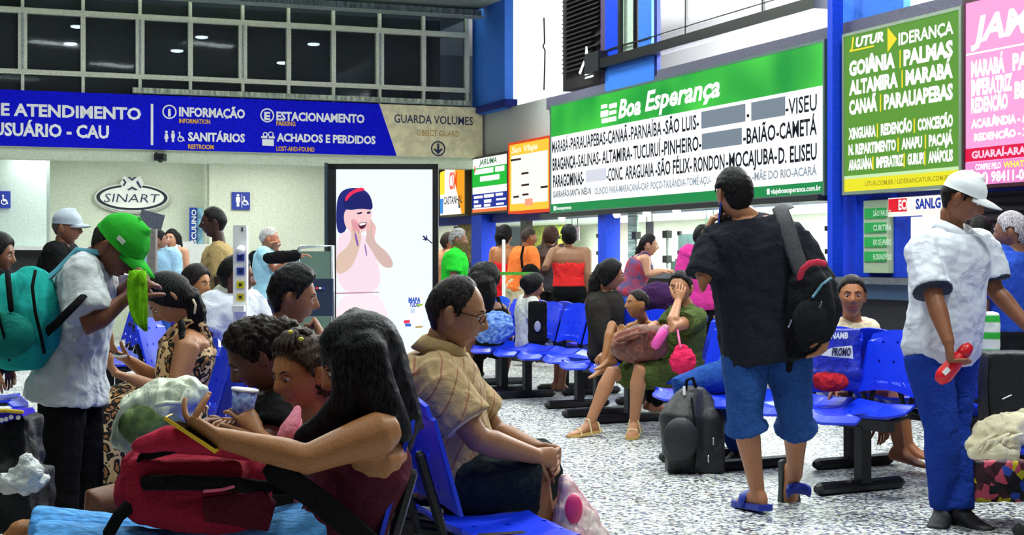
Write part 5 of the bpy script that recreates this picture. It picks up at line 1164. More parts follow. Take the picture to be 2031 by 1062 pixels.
stand('man in orange T-shirt and beige trousers with crossbody strap', (1049, 472), 18, 30, (25, -4), '8c5438', hr('3a2c28', 'buzz', .006), [('shirt', cl('ee7838', .18, .8), .75, -.2, .03), ('pants', cl('c8bea0', .2, 1.0), 2, .03, 0, .02)], nk=(1042, 496), pel=(1026, 572), fat=1.15, feet='shoe')
stand('woman with very long brown hair facing the ticket window', (1093, 470), 18.4, 55, (50, 0), 'a06c50', hr('3c241c', 'full', .02, long=[[(1092, 468, 18.5, .10), (1089, 490, 18.45, .10), (1084, 515, 18.3, .09), (1080, 538, 18.3, .05)]]), [('shirt', cl('3a3a40', .3), .8, -.2, .02), ('pants', blk, 2)], nk=(1094, 492), pel=(1092, 570))
p = stand('broad-shouldered person in red tube top and black skirt', (1128, 471), 16.5, 88, (100, 0), '8e6244', hr('0a0808', 'short', .018, lift=.012), [('tank', cl('e63030', .15), .05, .02, .62, 'tube_top', False), ('skirt', blk, 1.0)], nk=(1130, 494), pel=(1131, 580), fat=1.2, J=dict(elr=(1166, 545, 16.4), ell=(1080, 535, 16.4), wrl=(1100, 498, 16.5)))
Person('child with dark hair and white top seated in the middle rows', dict(sit=1, pel=(1045, 700, 14.3), nk=(1047, 592, 14.3), head=(1058, 568, 14.2)), 19, (10, -14), '9a6448', .85, 1, hr('0a0808', 'full', .022, blob=[((0, -.05, .02), (.09, .10, .09))]), [('shirt', cl('d8d8d0', .1), .7)])
Person('woman with dark hair and bare shoulders seated behind the man in glasses', dict(sit=1, pel=(972, 690, 14.6), nk=(970, 600, 14.6), head=(955, 552, 14.5), shl=(940, 618, 14.5), shr=(1000, 622, 14.7)), 120, (140, -10), '6a4028', 1.1, 1, hr('0a0808', 'full', .03, blob=[((0, -.06, .01), (.14, .13, .14))], long=[[(955, 560, 14.4, .14), (962, 590, 14.4, .12), (968, 610, 14.4, .06)]]), [('tank', blk), ('pants', blk, 2)], fat=1.1)
p = Person('woman in dark sweater and glasses seated in profile', dict(sit=1, pel=(1205, 700, 12.3), nk=(1198, 578, 12.3), head=(1212, 546, 12.2), shr=(1185, 610, 12.1), shl=(1210, 600, 12.5), elr=(1200, 670, 12.0), wrr=(1250, 690, 12.1)), 10, (-2, -6), '9a6448', 1.0, 1, hr('0a0809', 'full', .02, long=[[(1203, 535, 12.3, .09), (1188, 560, 12.3, .09), (1180, 595, 12.3, .07), (1178, 640, 12.3, .04)]]), [('shirt', cl('26221e', .5, .8), 1.8, -.14, .03), ('pants', blk, 2)], fat=1.15); p.glasses(mat('glasses_pink', '7a5a80', .3))
flor = mat('floral_red', 'b02838', .85, .8, 14, .6, 9, .02, c2='3a4a78')
stand('woman with ponytail in red patterned top leaning on the counter', (1287, 487), 16.0, 5, (-4, -4), 'c08c6c', hr('120c0e', 'short', .012, long=[[(1277, 482, 16.05, .05), (1268, 500, 16.05, .045), (1260, 525, 16.05, .02)]]), [('tank', flor, -.14, .03), ('pants', jeans, 2, .02)], nk=(1277, 508), pel=(1248, 582), J=dict(elr=(1284, 545, 15.8), wrr=(1312, 540, 15.8), ell=(1296, 540, 16.3), wrl=(1322, 538, 16.4)), fat=1.12, feet='shoe')
stand('person in pink shirt behind the charcoal T-shirt man at the counter', (1393, 472), 14.2, 80, (60, 0), '5a3c2c', hr(), [('shirt', cl('d83a90', .25, .8), .8, -.2, .03), ('pants', blk, 2)], nk=(1395, 494), pel=(1397, 600))
Person('person in blue jeans and black sneakers mostly hidden behind denim shorts', dict(pel=(1470, 735, 9.6), nk=(1490, 600, 9.6), head=(1492, 545, 9.6), elr=(1530, 690, 9.5), ell=(1470, 700, 9.3), wrl=(1450, 650, 9.3), hdl=(1440, 622, 9.3), knl=(1352, 765, 9.25), anl=(1420, 905, 9.4), knr=(1408, 775, 9.6), anr=(1470, 890, 9.6), ftl=(-.5, -.5, -.1), ftr=(-.6, -.4, -.1)), 199, (199, 0), SK1, 1.0, 1, hr(), [('shirt', cl('58a0c0', .2), .6), ('pants', cl('1f4790', .4, 1.0, 14), 2, .02, 0, .015)], feet='shoe')
p = Person('grey-haired man in blue shirt and black trousers cut by the picture edge', dict(pel=(1998, 700, 8.9), nk=(2000, 500, 8.9), head=(2006, 462, 8.9), knl=(1975, 850, 8.8), knr=(2020, 850, 8.9)), 120, (150, -6), '8a5c48', 1.03, 1, hr('a8a0a8', 'short', .010), [('shirt', cl('2c50c0', .3, .9), .8, -.2, .03), ('pants', cl('14141a', .4, .6), 2, .05)], fat=1.2, feet='shoe')
stand('dark-haired person in black behind the man in white polo', (1945, 462), 11.0, 60, (60, 0), '4a3020', hr(), [('shirt', blk, .8, -.2, .02), ('pants', blk, 2)], nk=(1942, 500), pel=(1945, 650))
Person('dark-haired person in black cut by the left picture edge', dict(sit=1, pel=(-30, 700, 9), nk=(-12, 545, 9), head=(-5, 505, 9), ), 10, (0, -10), SK2, 1.0, 1, hr('0a0808', 'full', .02), [('shirt', blk, .8, -.2, .05), ('pants', blk, 2)], fat=1.3)
Person('person with dark hair and purple top seated beyond the leopard dress', dict(sit=1, pel=(390, 745, 10.25), nk=(383, 600, 10.1), head=(388, 562, 9.9)), 350, (340, -10), SK1, .95, 1, hr('160e0e', 'full', .016), [('shirt', cl('4030c0', .3), .7), ('pants', blk, 2)])
p = Person('grey-haired person in dark checked top near the chrome frame', dict(sit=1, pel=(630, 605, 18), nk=(628, 545, 18), head=(626, 527, 18)), 90, (100, 0), SK1, .95, 1, hr('8c8c88', 'short', .012), [('shirt', mat('check_cloth', 'c8d0e0', .8, .9, 30, c2='303860'), .9)])
# ------------------------------------------------ things held, worn on shoulders, on laps and on the floor
red = cl('8c1a30', .25, .9, 12); dred = cl('4c1220', .3, .9, 12)
bp = thing('backpack', P(390, 1060, 3.95), 'large maroon backpack with black bands on the lap of the long-haired woman', 'backpack')
def bld(g):
    g.tube([P(290, 935, 3.98), P(400, 930, 3.98), P(490, 948, 4.0)], [.085, .095, .08], 16); g.tube([P(283, 978, 4.0), P(400, 988, 3.98), P(490, 1000, 4.0)], [.085, .10, .085], 16)
    g.box(P(385, 960, 3.98), (.30, .26, .16))
soft('body', bld, red, bp, .012, 8, .008, 12)
def arc(pts, r, flat=1, up=None, n=8): return G().tube([P(*q) for q in pts], r, n, flat, up)
obj('front_pocket', arc([(275, 885, 3.86), (330, 872, 3.84), (420, 875, 3.84), (490, 900, 3.86)], [.02, .035, .038, .02], 1), cl('a8243e', .25, .8), bp, True)
obj('dark_band', arc([(262, 962, 3.88), (300, 958, 3.835), (380, 958, 3.815), (470, 962, 3.82), (530, 968, 3.86)], [.018, .02, .02, .02, .018], .4, (0, 1, 0)), blk, bp, True)
obj('dark_band', arc([(285, 905, 3.87), (330, 893, 3.83), (380, 880, 3.83)], .014, .5, (0, 1, 0)), blk, bp, True)
obj('side_trim', arc([(280, 905, 3.86), (268, 935, 3.86), (264, 970, 3.87), (275, 1005, 3.88)], .007), blk, bp, True)
obj('lower_flap', G().prism([P(400, 990, 3.84), P(520, 975, 3.84), P(545, 1000, 3.85), P(530, 1055, 3.85), P(405, 1035, 3.84)], V((0, .03, 0))), dred, bp)
obj('strap', arc([(262, 1000, 3.86), (235, 1025, 3.84), (215, 1060, 3.84)], [.02, .016, .016], .5, (0, 1, 0)), blk, bp, True)
obj('zip_pull', arc([(405, 975, 3.81), (440, 972, 3.81), (463, 966, 3.81)], .004), mat('zip_pink', 'd86080', .5), bp)
tag(obj('shoulder_strap', arc([(545, 935, 3.80), (620, 985, 3.82), (700, 1050, 3.88), (740, 1085, 3.95)], .035, .25, (0, 1, .4)), blk, None, True, at=P(600, 960, 3.8)), 'broad black strap crossing the waist of the long-haired woman', 'strap')
def phone(at, R, m, label):
    t = thing('phone', at, label, 'phone'); obj('case', G().box(at, (.074, .155, .009), R), m, t); obj('screen', G().box(at + R @ V((0, 0, .005)), (.066, .145, .002), R), M['night'], t); return t
phone(P(383, 860, 3.80), Matrix(((0, .83, .55), (1, 0, 0), (0, -.55, .83))), mat('case_yellow', 'e0b820', .4), 'phone with yellow edge held above the maroon backpack')
phone(P(212, 700, 6.45), Matrix.Rotation(math.radians(80), 3, 'Z') @ Matrix.Rotation(.2, 3, 'X'), mat('case_white', 'd8dce0', .4), 'phone held by the woman in the leopard dress')
phone(P(1430, 428, 7.58), Matrix(((.35, .1, .93), (.93, 0, -.35), (0, .99, -.1))), mat('case_blue', '3048b0', .3), 'dark blue phone held to the ear of the man in charcoal T-shirt')
cup = thing('paper_cup', P(480, 830, 4.42), 'blue paper cup with white rim held by the braided girl', 'cup')
c0, c1 = P(479, 832, 4.42), P(486, 774, 4.42); obj('cup_wall', G().tube([c0, c1], [.030, .038], 20, dome=False), mat('cup_blue', '3c62b8', .5, .4, 60, c2='a8bce0'), cup, True)
ax_ = (c1 - c0).normalized(); obj('rim', G().tube([c1 - ax_ * .003, c1 + ax_ * .004], .0405, 20, dome=False), M['white'], cup, True)
# green cloth and teal backpack of the green-cap man
lime = cl('7ccc20', .15, 1.0, 10)
g = G(); rings = []
for i, (py, x0, x1) in enumerate(((536, 256, 290), (560, 252, 292), (585, 252, 293), (605, 255, 293), (622, 258, 293), (640, 266, 293), (656, 284, 293))):
    f_, b_ = [], []
    for k in range(9):
        px = x0 + (x1 - x0) * k / 8; w_ = .007 * math.sin(k * 1.7 + i * .5); f_.append(P(px, py + (k % 3), 5.30 + w_)); b_.append(P(px, py + (k % 3), 5.32 + w_))
    rings.append(f_ + b_[::-1])
g.loft(rings); tag(obj('lime_cloth', g, lime, None, True, at=P(275, 655, 5.3)), 'bright lime green cloth hanging from the hands of the man in the green cap', 'cloth')
obj('cloth_fold', arc([(266, 542, 5.42), (275, 560, 5.36), (272, 585, 5.36)], .014), lime, D.objects['lime_cloth'], True)
tp = thing('backpack', P(45, 720, 5.35), 'teal backpack with black piping on the back of the man in the green cap', 'backpack'); teal = cl('1fa39a', .2, .8, 6)
def bld(g):
    g.tube([P(62, 575, 5.45), P(48, 620, 5.42), P(46, 680, 5.42)], [.10, .135, .13], 16); g.tube([P(20, 580, 5.42), P(8, 630, 5.40), P(15, 675, 5.40)], [.08, .125, .11], 16)
soft('body', bld, teal, tp, .012, 10, .006, 9)
obj('front_pocket', G().ell(P(8, 665, 5.29), (.11, .05, .085), None, 18, 12), cl('187c70', .2, .8), tp, True)
obj('piping', arc([(70, 538, 5.35), (64, 570, 5.30), (70, 620, 5.28), (82, 670, 5.30), (88, 700, 5.36)], .006), blk, tp, True); obj('piping', arc([(15, 540, 5.34), (18, 575, 5.28), (22, 615, 5.27)], .010), blk, tp, True)
obj('piping', arc([(-5, 600, 5.25), (0, 640, 5.22), (15, 690, 5.26), (18, 715, 5.32)], .005), blk, tp, True)
obj('strap', arc([(92, 660, 5.36), (112, 642, 5.26), (148, 606, 5.24), (165, 588, 5.30)], .016, .4, (0, 1, 0)), blk, tp, True); _q = m2.J['nk'].lerp(m2.J['shr'], .6); obj('strap', G().tube([P(85, 560, 5.42), _q - m2.fw * .10 + V((0, 0, .0)), _q - m2.fw * .03 + V((0, 0, .075)), _q + m2.fw * .05 + V((0, 0, .065))], .017, 8, .35, (0, 0, 1)), mat('strap_teal', '3c8ca0', .7), tp, True)
# backpack on the charcoal man
bb = thing('backpack', P(1610, 700, 7.45), 'black backpack with red handle hanging on the shoulder of the man in charcoal', 'backpack')
def bld(g):
    g.tube([P(1602, 555, 7.42), P(1608, 610, 7.42), P(1605, 660, 7.45)], [.10, .125, .12], 16); g.tube([P(1630, 560, 7.5), P(1635, 610, 7.48), P(1625, 650, 7.48)], [.07, .09, .08], 14)
soft('body', bld, cl('0e0f14', .6, .9, 8), bb, .012, 8, .006, 14)
obj('handle', arc([(1586, 552, 7.34), (1592, 535, 7.32), (1605, 523, 7.32), (1622, 520, 7.34), (1636, 524, 7.38)], .016, .45, (0, 1, 0)), cl('c83a50', .2, .2), bb, True)
obj('strap', arc([(1590, 540, 7.38), (1575, 500, 7.42), (1560, 450, 7.46), (1548, 416, 7.52), (1560, 408, 7.6)], .042, .22, (0, 1, 0)), mat('strap_grey', '24262e', .7, .3, 100), bb, True)
obj('strap', arc([(1575, 640, 7.36), (1568, 690, 7.40), (1565, 735, 7.46)], .016, .4, (0, 1, 0)), blk, bb, True)
obj('zip_line', arc([(1612, 590, 7.29), (1630, 565, 7.32), (1648, 552, 7.38)], .007), mat('zip_teal', '4a7c94', .4), bb)
for px, py in ((1602, 652), (1569, 636), (1629, 600)): obj('zip_pull', arc([(px, py, 7.29), (px - 5, py + 12, 7.29)], .005), M['chrome'], bb)
obj('front_pocket', G().ell(P(1606, 635, 7.31), (.085, .04, .10), None, 18, 12), cl('16171d', .5, .9), bb, True)
# red bottle
rb = thing('bottle', P(1888, 725, 6.93), 'red squeeze bottle with white logo in the hand of the man in white', 'bottle')
c0, c1 = P(1868, 750, 6.97), P(1906, 706, 6.97); ax_ = (c1 - c0).normalized(); ext = c1 + ax_ * .03
obj('body', G().tube([c0, c0.lerp(c1, .15), c0.lerp(c1, .6), c1], [.036, .04, .037, .030], 18), mat('bottle_red', 'e01a24', .35), rb, True)
obj('bottle_lid', G().tube([c1 + ax_ * .01, c1 + ax_ * .045], [.034, .03], 16), mat('lid_red', 'c81820', .3), rb, True)
obj('printed_label', G().box(c0.lerp(c1, .25) + V((-.012, -.040, .008)), (.035, .004, .022), Matrix.Rotation(math.radians(-45), 3, 'Y')), M['white'], rb)
# brown bag, pink bottle, pink pouch
bag = thing('handbag', P(1265, 715, 10.9), 'brown leather bag on the laps of the boy and the woman in olive', 'bag'); br = mat('brown_leather', '6e3a2e', .5, .3, 40, .6, 14, .02)
def bld(g): g.tube([P(1235, 690, 10.85), P(1270, 688, 10.75), P(1300, 685, 10.75)], [.10, .12, .11], 16); g.tube([P(1245, 668, 10.8), P(1280, 665, 10.7), P(1312, 662, 10.7)], [.06, .08, .06], 14)
soft('body', bld, br, bag, .014, 8, .01, 12)
obj('flap', G().prism([P(1213, 676, 10.68), P(1228, 660, 10.68), P(1275, 648, 10.66), P(1290, 655, 10.66), P(1262, 672, 10.64), P(1228, 680, 10.66)], V((0, .05, 0))), mat('flap_leather', '8a4e3c', .5, .3, 40), bag)
obj('strap', arc([(1225, 676, 10.66), (1262, 662, 10.62), (1285, 660, 10.62), (1280, 690, 10.64)], .012), br, bag, True)
pbt = thing('bottle', P(1308, 680, 10.6), 'pink metal bottle standing in the brown bag', 'bottle'); obj('body', G().tube([P(1300, 685, 10.58), P(1318, 656, 10.58)], .036, 16), mat('bottle_pink', 'ee58b0', .35), pbt, True); obj('bottle_lid', G().tube([P(1318, 657, 10.58), P(1321, 651, 10.58)], .03, 14), mat('lid_mauve', 'b87898', .4), pbt, True)
pou = thing('pouch', P(1353, 745, 10.5), 'bright pink drawstring pouch hanging beside the empty seat', 'bag')
soft('body', lambda g: (g.ell(P(1354, 717, 10.45), (.095, .07, .10)), g.ell(P(1352, 695, 10.45), (.05, .04, .05))), cl('e02a5c', .2, 1.0, 20), pou, .012, 5, .012, 24)
obj('cord', arc([(1350, 690, 10.42), (1347, 675, 10.45), (1344, 656, 10.55)], .008), mat('cord_pink', 'e05a90', .6), pou, True)
# big black travel bag on the floor
tb = thing('rolling_bag', P(1375, 935, 9.1), 'upright black travel bag standing on the floor beside the sneakers', 'bag'); bm = mat('bag_nylon', '0f1014', .55, .4, 120, .6, 20, .01)
def bld(g):
    g.tube([P(1355, 895, 9.0), P(1350, 830, 9.0), P(1368, 790, 9.05)], [.13, .135, .09], 16); g.tube([P(1398, 898, 9.05), P(1398, 830, 9.05), P(1385, 785, 9.1)], [.12, .12, .07], 16); g.box(P(1378, 905, 9.05), (.34, .2, .2))
soft('body', bld, bm, tb, .014, 10, .004, 14)
obj('front_pocket', G().ell(P(1350, 872, 8.87), (.105, .05, .13), None, 18, 12), mat('bag_nylon2', '17181e', .55, .4, 120), tb, True)
obj('handle', arc([(1360, 772, 9.0), (1362, 755, 9.0), (1374, 750, 9.0), (1380, 768, 9.0)], .010), blk, tb, True); obj('luggage_tag', G().box(P(1357, 775, 8.95), (.014, .006, .05)), M['white'], tb)
for px, py in ((1348, 865), (1405, 905), (1357, 832), (1415, 870)): obj('zip_pull', arc([(px, py, 8.86), (px, py + 12, 8.86)], .006), M['chrome'], tb)
obj('side_seam', arc([(1372, 790, 8.93), (1378, 840, 8.88), (1380, 900, 8.88), (1376, 930, 8.92)], .006), blk, tb, True)
# blue shop bag on the empty seat
pb = thing('shopping_bag', P(1650, 760, 8.65), 'blue plastic shop bag with white lettering on the row seats', 'bag'); pbm = mat('plastic_blue', '1a2cae', .35, .25, 30, .9, 10, .03)
SPl = Pl((P(1650, 512, 8.45).x, 8.45), (1, .1), (.1, -1))
soft('body', lambda g: (g.box(P(1656, 705, 8.6), (.27, .12, .30)), g.box(P(1648, 755, 8.6), (.33, .14, .12))), pbm, pb, .012, 6, .008, 10)
g = G(); SPl.poly(g, [(1652, 690), (1690, 686), (1692, 712), (1648, 708), (1606, 702), (1604, 694), (1630, 698)], .03, .003); obj('white_patch', g, M['white'], pb)
text(SPl, 'PERNAMB', SPl.s_(1628, .04), SPl.s_(1682, .04), SPl.z(1650, 672, .04), .035, wt, pb, .04, bold=.04, shear=.2); text(SPl, 'PROMO', SPl.s_(1650, .04), SPl.s_(1688, .04), SPl.z(1660, 706, .04), .045, mat('print_dark', '18204a', .5), pb, .04, bold=.04, shear=.2)
solo('red_bundle', G().tube([P(1612, 755, 8.6), P(1640, 757, 8.5), P(1672, 760, 8.5)], [.05, .06, .04], 12), cl('c02430', .4, 1.0, 22), P(1640, 770, 8.5), 'crumpled red cloth under the blue shop bag', 'cloth', .012, 3, .012, 20)
# clear and coloured plastic bags
cb = thing('carrier_bag', P(315, 890, 5.85), 'translucent pale carrier bag with green contents on the row seat', 'bag')
plast = mat('plastic_pale', 'd6e0c6', .42, .12, 12, 1.0, 9, .05, stretch=(1, 1, .4)); 
soft('bag_film', lambda g: (g.tube([P(380, 765, 5.75), P(340, 800, 5.78), P(300, 840, 5.82)], [.045, .11, .15], 16), g.tube([P(398, 780, 5.78), P(392, 805, 5.8)], [.04, .02], 10), g.ell(P(300, 862, 5.85), (.16, .12, .09)), g.ell(P(355, 790, 5.75), (.08, .07, .06))), plast, cb, .012, 4, .018, 14)
obj('bag_contents', G().ell(P(296, 845, 5.71), (.12, .06, .085), None, 18, 12), mat('greens', '6d8a4a', .5, .5, 16, .8, 12, .02), cb, True)
obj('bag_handle', arc([(370, 775, 5.68), (360, 800, 5.66), (330, 800, 5.64), (310, 805, 5.66)], .01), plast, cb, True)
pb2 = thing('carrier_bag', P(1150, 1062, 5.0), 'pink and white carrier bag held between the knees of the man in glasses', 'bag'); pinkp = mat('plastic_pink', 'e4a0b4', .3, .4, 9, 1.0, 12, .04, stretch=(1, 1, .4), c2='f0e0d8')
soft('bag_film', lambda g: (g.tube([P(1122, 950, 5.08), P(1128, 985, 5.08), P(1140, 1030, 5.08), P(1150, 1090, 5.08)], [.02, .05, .085, .11], 14),), pinkp, pb2, .010, 3, .012, 18)
obj('red_print', G().ell(P(1138, 1010, 5.0), (.03, .02, .05)), mat('print_pink', 'e03878', .5), pb2, True)
mb_ = solo('mesh_bag', G().ell(P(984, 650, 14.0), (.17, .14, .155)).ell(P(960, 660, 14.0), (.09, .1, .10)), mat('blue_mesh', '2a58b8', .5, .6, 30, 1, 20, .03, c2='7ea8e0'), P(984, 690, 14.0), 'rounded blue mesh bag on the middle row seats', 'bag', .014, 3, .02, 22)
dk = thing('black_bag', P(1066, 690, 13.5), 'black bag with pale emblem against the middle seat backs', 'bag'); soft('body', lambda g: g.box(P(1066, 640, 13.62), (.17, .10, .38)), blk, dk, .014, 6, .006); g = G(); g.ell(P(1066, 648, 13.56), (.03, .012, .05)); obj('emblem', g, mat('emblem_grey', '8c90a8', .5), dk, True)
solo('purple_bundle', G().ell(P(1312, 590, 12.6), (.20, .14, .13)).ell(P(1325, 615, 12.6), (.16, .12, .1)), cl('3a1c48', .5, 1.0, 18), P(1312, 615, 12.6), 'dark purple bundle behind the boy on the seats', 'bundle', .016, 4, .015, 12)
# left bottom luggage pile
lg = thing('luggage_bag', P(20, 1000, 4.6), 'dark plastic bag with blue star-patterned top in the bottom left corner', 'bag')
soft('body', lambda g: (g.box(P(5, 905, 4.7), (.20, .2, .26)), g.box(P(0, 990, 4.6), (.26, .25, .18)), g.tube([P(55, 850, 4.7), P(30, 940, 4.65)], [.04, .07], 12)), mat('dark_plastic', '08090c', .6, .4, 20, .6, 10, .03, spec=.25), lg, .014, 5, .014, 10)
obj('star_cloth', G().prism([P(-20, 820, 4.5), P(40, 816, 4.5), P(46, 826, 4.5), P(0, 842, 4.5), P(-20, 842, 4.5)], V((0, .12, 0))), cl('3426b8', .2, .6), lg)
obj('yellow_hem', arc([(-20, 818, 4.49), (10, 815, 4.49), (44, 818, 4.49)], .006), mat('hem_yellow', 'd0b020', .6), lg)
for px, py in ((12, 832), (22, 828), (36, 829), (3, 834)): obj('printed_star', G().ell(P(px, py, 4.495), (.007, .004, .007)), M['white'], lg, True)
solo('crumpled_bag', G().ell(P(45, 955, 4.35), (.075, .06, .035)).tube([P(60, 945, 4.33), P(52, 918, 4.33), P(50, 905, 4.33)], [.04, .025, .012], 8).tube([P(30, 950, 4.33), P(22, 935, 4.33)], [.03, .01], 8).tube([P(68, 945, 4.33), P(80, 920, 4.33)], [.02, .006], 8), mat('film_white', 'd6dcda', .3, .15, 20, 1, 16, .04), P(45, 975, 4.35), 'crumpled white plastic bag on the dark luggage in the corner', 'bag', .008, 2, .014, 30)
# cream cloth and colourful bag at right
cr = thing('cloth_bundle', P(1990, 870, 7.05), 'draped cream cloth lying over the seat at the right edge', 'cloth')
soft('drape', lambda g: (g.tube([P(1935, 888, 7.0), P(1955, 865, 7.0), P(1990, 858, 7.0), P(2045, 862, 7.0)], [.05, .075, .09, .09], 14), g.tube([P(1930, 900, 6.95), P(1960, 895, 6.92), P(2005, 898, 6.92)], [.02, .045, .04], 12), g.tube([P(1995, 840, 7.1), P(2050, 835, 7.1)], [.05, .07], 12)), cl('e6dcba', .1, 1.2, 9), cr, .010, 2, .022, 14)
for i in range(5): obj('fold', arc([(1928 + i * 16, 905 - i * 4, 6.90), (1945 + i * 16, 880 - i * 3, 6.885), (1972 + i * 14, 862 + (i % 2) * 8, 6.89)], [.006, .014, .008]), cl('f0e6c4', .1, 1), cr, True)
fb_ = solo('patterned_bag', G().box(P(1975, 950, 7.35), (.27, .2, .20)), mat('wild_print', 'd8c040', .5, .9, 11, .6, 10, .02), P(1975, 985, 7.35), 'colourful printed bag on the floor under the cream cloth', 'bag', .012, 5, .008)
def wild(m):
    t = m.node_tree; N = t.nodes; L = t.links; b = N['Principled BSDF']; tc = N.new('ShaderNodeTexCoord'); v = N.new('ShaderNodeTexVoronoi'); v.inputs['Scale'].default_value = 26; s_ = N.new('ShaderNodeSeparateColor')
    L.new(tc.outputs['Object'], v.inputs['Vector']); L.new(v.outputs['Color'], s_.inputs[0]); r = N.new('ShaderNodeValToRGB'); r.color_ramp.interpolation = 'CONSTANT'; e = r.color_ramp.elements; e[0].color = lin('3a1420')
    for p, c in ((.3, '5c2430'), (.5, 'e8d820'), (.62, '2c58c8'), (.72, '1a1a20'), (.86, 'e05a70')): q = e.new(p); q.color = lin(c)
    L.new(s_.outputs[0], r.inputs[0]); L.new(r.outputs[0], b.inputs['Base Color'])
wild(D.materials['wild_print'])
gb_ = thing('striped_bag', P(1958, 700, 8.3), 'green and white striped cloth bag behind the man in white polo', 'bag'); gs = mat('green_stripe', '30c040', .7); stripes(gs, 3.4, '30c040', 'f0f4ee', (0, math.radians(90), 0), .5)
soft('body', lambda g: g.box(P(1955, 662, 8.35), (.14, .1, .24)), gs, gb_, .012, 5, .005)
sc_ = thing('travel_case', P(2000, 850, 7.9), 'black travel case standing behind the cream cloth at the right edge', 'case')
soft('body', lambda g: g.box(P(2006, 772, 7.95), (.30, .22, .40)), mat('case_black', '0b0b0f', .5, .4, 120, .5, 14, .02), sc_, .014, 7, .004)
obj('zip_line', arc([(1988, 792, 7.80), (2006, 784, 7.80)], .004), M['chrome'], sc_); obj('side_seam', arc([(1962, 712, 7.83), (1960, 770, 7.82), (1964, 838, 7.83)], .005), blk, sc_, True)
# puffy roll on the forearm and white post, grey post, chrome frame, desk
solo('rolled_jacket', G().tube([P(530, 513, 14.6), P(555, 511, 14.6), P(588, 507, 14.6)], [.055, .065, .055], 14), cl('0a0a0e', .5, 1, 40), P(558, 520, 14.6), 'puffy black rolled jacket on the forearm of the man in pale blue', 'jacket', .014, 2, .01, 30)
solo('backpack', G().ell(P(506, 530, 15.1), (.10, .12, .17)), cl('12141c', .5, 1, 20), P(506, 560, 15.1), 'black backpack on the back of the man in pale blue', 'backpack', .018, 3)
po = thing('dispenser_post', (P(476, 512, 7.4).x, 7.4, 0), 'slim white dispenser post with small blue and yellow pictograms', 'post'); X0 = P(476, 512, 7.4).x
obj('post', G().box((X0, 7.42, .72), (.066, .05, 1.44)), M['white'], po); obj('foot', G().box((X0, 7.42, .015), (.3, .26, .03)), M['black'], po)
for i, (py, c) in enumerate(((511, '2440a8'), (538, '2440a8'), (565, 'e0d820'), (590, 'c8b830'))):
    z = P(476, py, 7.4).z; obj('pictogram', G().box((X0 + .004, 7.392, z), (.036, .006, .034)), mat('picto%d' % i, c, .5), po); obj('pictogram_mark', G().box((X0 + .004, 7.388, z), (.014, .004, .014)), mat('pictom%d' % i, '101838' if i < 2 else '2a3418', .5), po)
obj('nozzle', G().tube([(X0 + .01, 7.38, P(0, 494, 7.4).z), (X0 + .01, 7.33, P(0, 498, 7.4).z)], .02, 10), M['white'], po, True); obj('drip_tray', G().box((X0, 7.37, P(0, 612, 7.4).z), (.06, .06, .03)), M['white'], po)
z = P(0, 455, 7.4).z; obj('pictogram', G().box((X0 + .012, 7.392, z), (.006, .004, .02)), blk, po)
ps = thing('steel_post', (P(302, 512, 11.5).x, 11.5, 0), 'plain grey steel post beside the leopard dress woman', 'post'); X1 = P(302, 512, 11.5).x; obj('post', G().box((X1, 11.5, .75), (.065, .065, 1.5)), mat('steel_grey', '8c8884', .45, .1, 30, metal=.4), ps); obj('foot', G().box((X1, 11.5, .01), (.2, .2, .02)), M['black'], ps)
cf = thing('chrome_barrier', (P(620, 512, 16).x, 16, 0), 'chrome tube frame with tinted panel near the advert panel', 'barrier')
fr_ = [P(589, 700, 16), P(589, 500, 16), P(597, 490, 16), P(660, 488, 16), P(660, 700, 16)]; fr_[0].z = fr_[-1].z = 0.02; obj('frame', G().tube(fr_, .022, 10), M['chrome'], cf, True)
obj('tinted_panel', G().box((P(625, 512, 16).x, 16, .85), (.32, .01, 1.0)), mat('tint_green', '5c7468', .3), cf)
ck = thing('checked_seat', P(625, 570, 13.8), 'dark grey padded bench back with checked red and blue strip', 'seat'); obj('back_cushion', G().box(P(628, 590, 13.8), (.30, .1, .34)), cl('2a3448', .3, .5), ck)
for i in range(6): obj('check', G().box(P(611 + i * 6, 572, 13.74), (.02, .01, .018)), mat('chk%d' % i, ('c83048', 'e8e8e8', '2c48a8')[i % 3], .5), ck)
obj('seat_legs', G().box((P(628, 512, 13.8).x, 13.8, .3), (.26, .08, .6)), M['black'], ck)
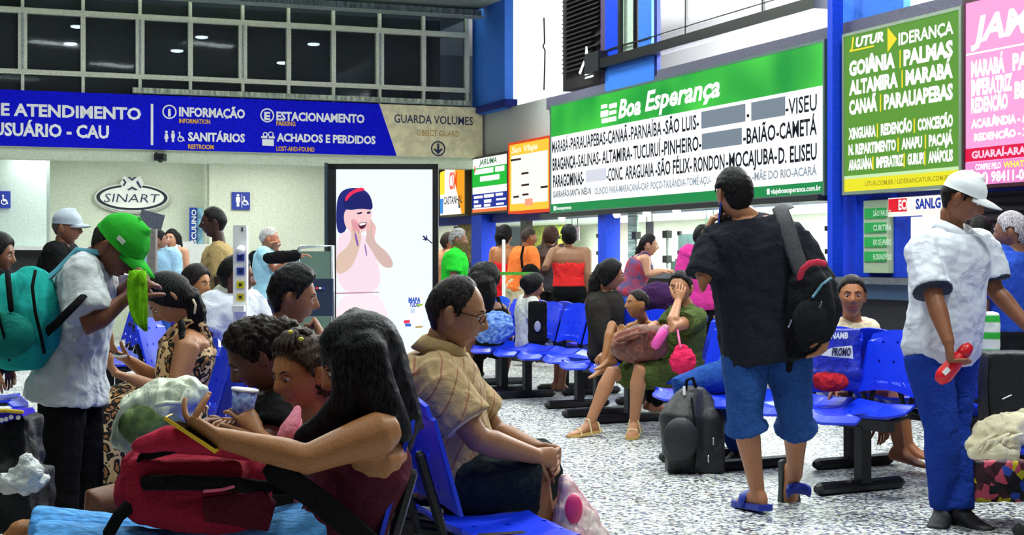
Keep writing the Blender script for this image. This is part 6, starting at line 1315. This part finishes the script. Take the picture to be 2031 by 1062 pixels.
dsk = thing('service_desk', BW.w(BW.s_(400, -1.5), 0, -1.5), 'white service desk in front of the logo wall', 'desk')
g = G(); BW.box(g, BW.s_(368, -1.4), BW.s_(424, -1.4), .98, 1.50, -1.6, -1.4); obj('desk_screen', g, M['white'], dsk); g = G(); BW.box(g, BW.s_(270, -1.2), BW.s_(424, -1.2), 0, 1.0, -1.9, -1.2); obj('desk_body', g, M['wallb'], dsk)
g = G(); BW.box(g, BW.s_(360, -1.35), BW.s_(385, -1.35), 1.2, 1.54, -1.4, -1.38); obj('paper_sheet', g, M['white'], dsk)
mt = thing('hanging_monitor', BW.w(BW.s_(305, -2.2), 2.0, -2.2), 'dark tilted monitor hanging under the oval logo', 'monitor'); R_ = Matrix((BW.e, BW.n, V((0, 0, 1)))).transposed() @ Matrix.Rotation(.25, 3, 'Y')
c_ = BW.w(BW.s_(300, -2.2), BW.z(300, 437, -2.2), -2.2); obj('monitor_case', G().box(c_, (.38, .05, .26), R_), mat('monitor_case', '2a3040', .4, .3, 40), mt); obj('wall_arm', G().tube([c_, c_ + V((0, 0, .08)) - BW.n * .2, c_ - BW.n * .98 + V((0, 0, .12))], .02, 8), M['white'], mt)
# queue details
tag(obj('queue_pole', G().tube([P(999, 478, 17.6), V((P(999, 512, 17.6).x, 17.6, 0.03))], .02, 8), M['white']), 'thin white pole standing in front of the red dress', 'pole')
tag(obj('green_belt', G().box(P(1023, 543, 14.6), (.34, .01, .03)), mat('belt_green', '4aa828', .6, .3, 60)), 'bright green barrier belt above the seated child', 'belt')
tag(obj('crossbody_strap', arc([(1038, 490, 17.8), (1034, 510, 17.75), (1036, 530, 17.75), (1048, 545, 17.8)], .015), blk, None, True, at=P(1036, 530, 17.8)), 'thin black crossbody strap on the orange T-shirt', 'strap')
solo('waist_bag', G().ell(P(1052, 540, 17.7), (.11, .07, .10)), blk, P(1052, 550, 17.7), 'small black bag at the hip of the man in orange', 'bag', .018, 2)
_ = [D.scenes.remove(_tmp)]
